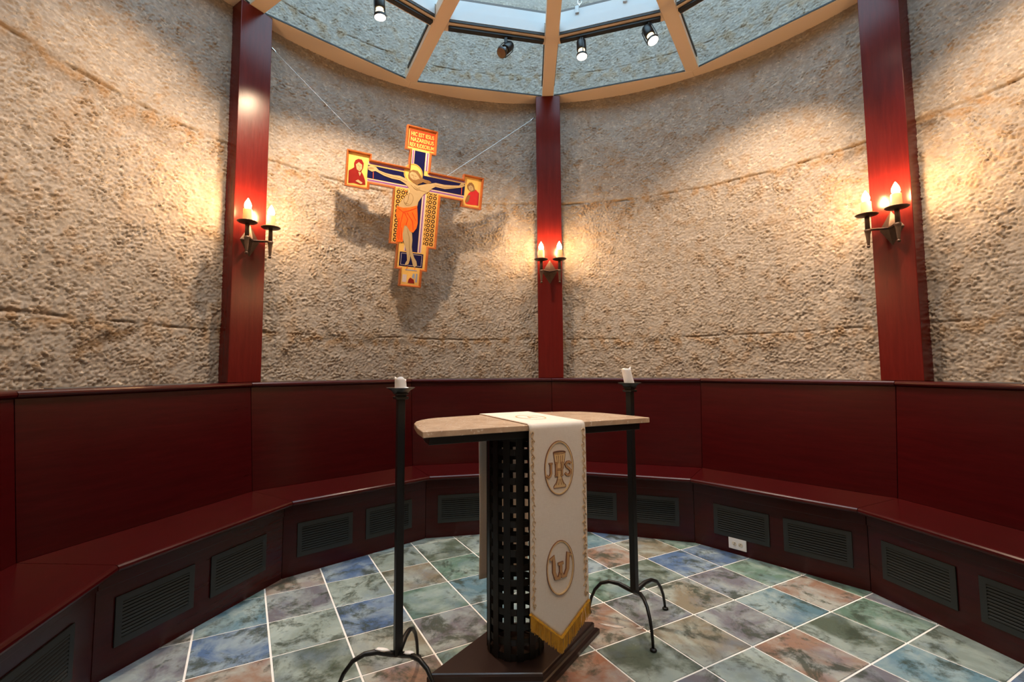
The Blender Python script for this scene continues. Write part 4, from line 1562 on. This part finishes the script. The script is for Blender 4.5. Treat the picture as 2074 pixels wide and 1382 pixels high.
def candle(pos, r, h, lean, seed, lab, drip=False):
    rr = random.Random(seed)
    n, L = 28, 9
    v, f = [], []
    for j in range(L):
        t = j / (L - 1)
        for i in range(n):
            a = 2 * PI * i / n
            q = r * (1 + .05 * math.sin(2 * a + seed) + .03 * math.sin(5 * a + seed * 2 + t * 3) + (.10 * (1 - t) ** 4))
            zz = h * t
            if j == L - 1:
                zz += .006 * math.sin(a + seed) + .004 * math.sin(3 * a + 1.3 * seed) + rr.uniform(-.0012, .0012)
            v.append((q * math.cos(a) + lean[0] * t, q * math.sin(a) + lean[1] * t, zz))
    for j in range(L - 1):
        for i in range(n):
            f.append((j * n + i, j * n + (i + 1) % n, (j + 1) * n + (i + 1) % n, (j + 1) * n + i))
    m0 = (L - 1) * n
    # sunken wax pool
    for i in range(n):
        a = 2 * PI * i / n
        v.append((r * .78 * math.cos(a) + lean[0], r * .78 * math.sin(a) + lean[1], h - .006))
    k0 = L * n
    for i in range(n):
        f.append((m0 + i, m0 + (i + 1) % n, k0 + (i + 1) % n, k0 + i))
    f.append(tuple(k0 + i for i in range(n)))
    f.append(tuple(range(n))[::-1])
    t = thing('pillar_candle', lab, 'candle', pos, 0, 'white pillar candles on the stands')
    part('wax_body', (v, f), WAX, t, smooth=True)
    part('wick', tube([(lean[0], lean[1], h - .006), (lean[0] + .001, lean[1], h + .004)], .0012, 6), RUBBER, t)
    if drip:
        part('wax_drip', lathe([(.013, 0), (.012, .004), (.006, .008)], 14, (r * .95, -.006, 0)), WAX, t, smooth=True)
    return t


candle((.3145, .541, 1.1135), .0215, .075, (-.016, .0), 2, 'tall leaning white candle on the right candle stand')
candle((-.6865, .045, 1.1135), .0225, .041, (-.001, 0), 4, 'short burnt-down white candle on the left candle stand', True)

ls = [o for o in COL.objects if o.name.startswith('candle_stand') and 'left foreground' in o['label']][0]
for a, r0 in ((201.4, .055), (-38.6, .060)):
    a = math.radians(a)
    wv_, wf_ = lathe([(.001, -.004), (.012, -.003), (.0145, .001), (.011, .005), (.001, .0065)], 14)
    wv_ = [(x * 1.9 * (1 + .25 * math.sin(5 * math.atan2(y, x))), y * .75, z * .8 - .002) for x, y, z in wv_]
    w = part('wax_drip', (wv_, wf_), WAX, ls, smooth=True, label='white wax dripped on the leg')
    w.location = (math.cos(a) * r0, math.sin(a) * r0, .170)
    w.rotation_euler = (0, -.3, a)


def spill(x, y, rx, ry, rot_, seed, lab):
    n = 26
    rr = random.Random(seed)
    ph = [rr.uniform(0, 6) for _ in range(3)]
    out_ = []
    for i in range(n):
        a = 2 * PI * i / n
        q = 1 + .22 * math.sin(2 * a + ph[0]) + .16 * math.sin(3 * a + ph[1]) + .10 * math.sin(7 * a + ph[2])
        px, py = rx * q * math.cos(a), ry * q * math.sin(a)
        out_.append((px * math.cos(rot_) - py * math.sin(rot_), px * math.sin(rot_) + py * math.cos(rot_)))
    v_ = [(a, b, .0003) for a, b in out_] + [(a * .7, b * .7, .0018) for a, b in out_]
    f_ = [tuple(range(n))[::-1], tuple(range(n, 2 * n))] + [(i, (i + 1) % n, n + (i + 1) % n, n + i) for i in range(n)]
    o = part('wax_spill', (v_, f_), WAX_THIN, None, smooth=True)
    o.location = (x, y, 0)
    tag(o, lab, 'wax', 'spilled wax on the tiles')


WAX_THIN = plain('thin_floor_wax', (0.50, 0.44, 0.40), 0.5, 0, 0.4, 0.2)
spill(.205, .515, .050, .014, -.35, 1, 'pale smear of spilled wax on the tile under the right candle stand')
spill(.325, .500, .022, .010, .2, 2, 'small pale wax spot on the tile by the front leg of the right stand')
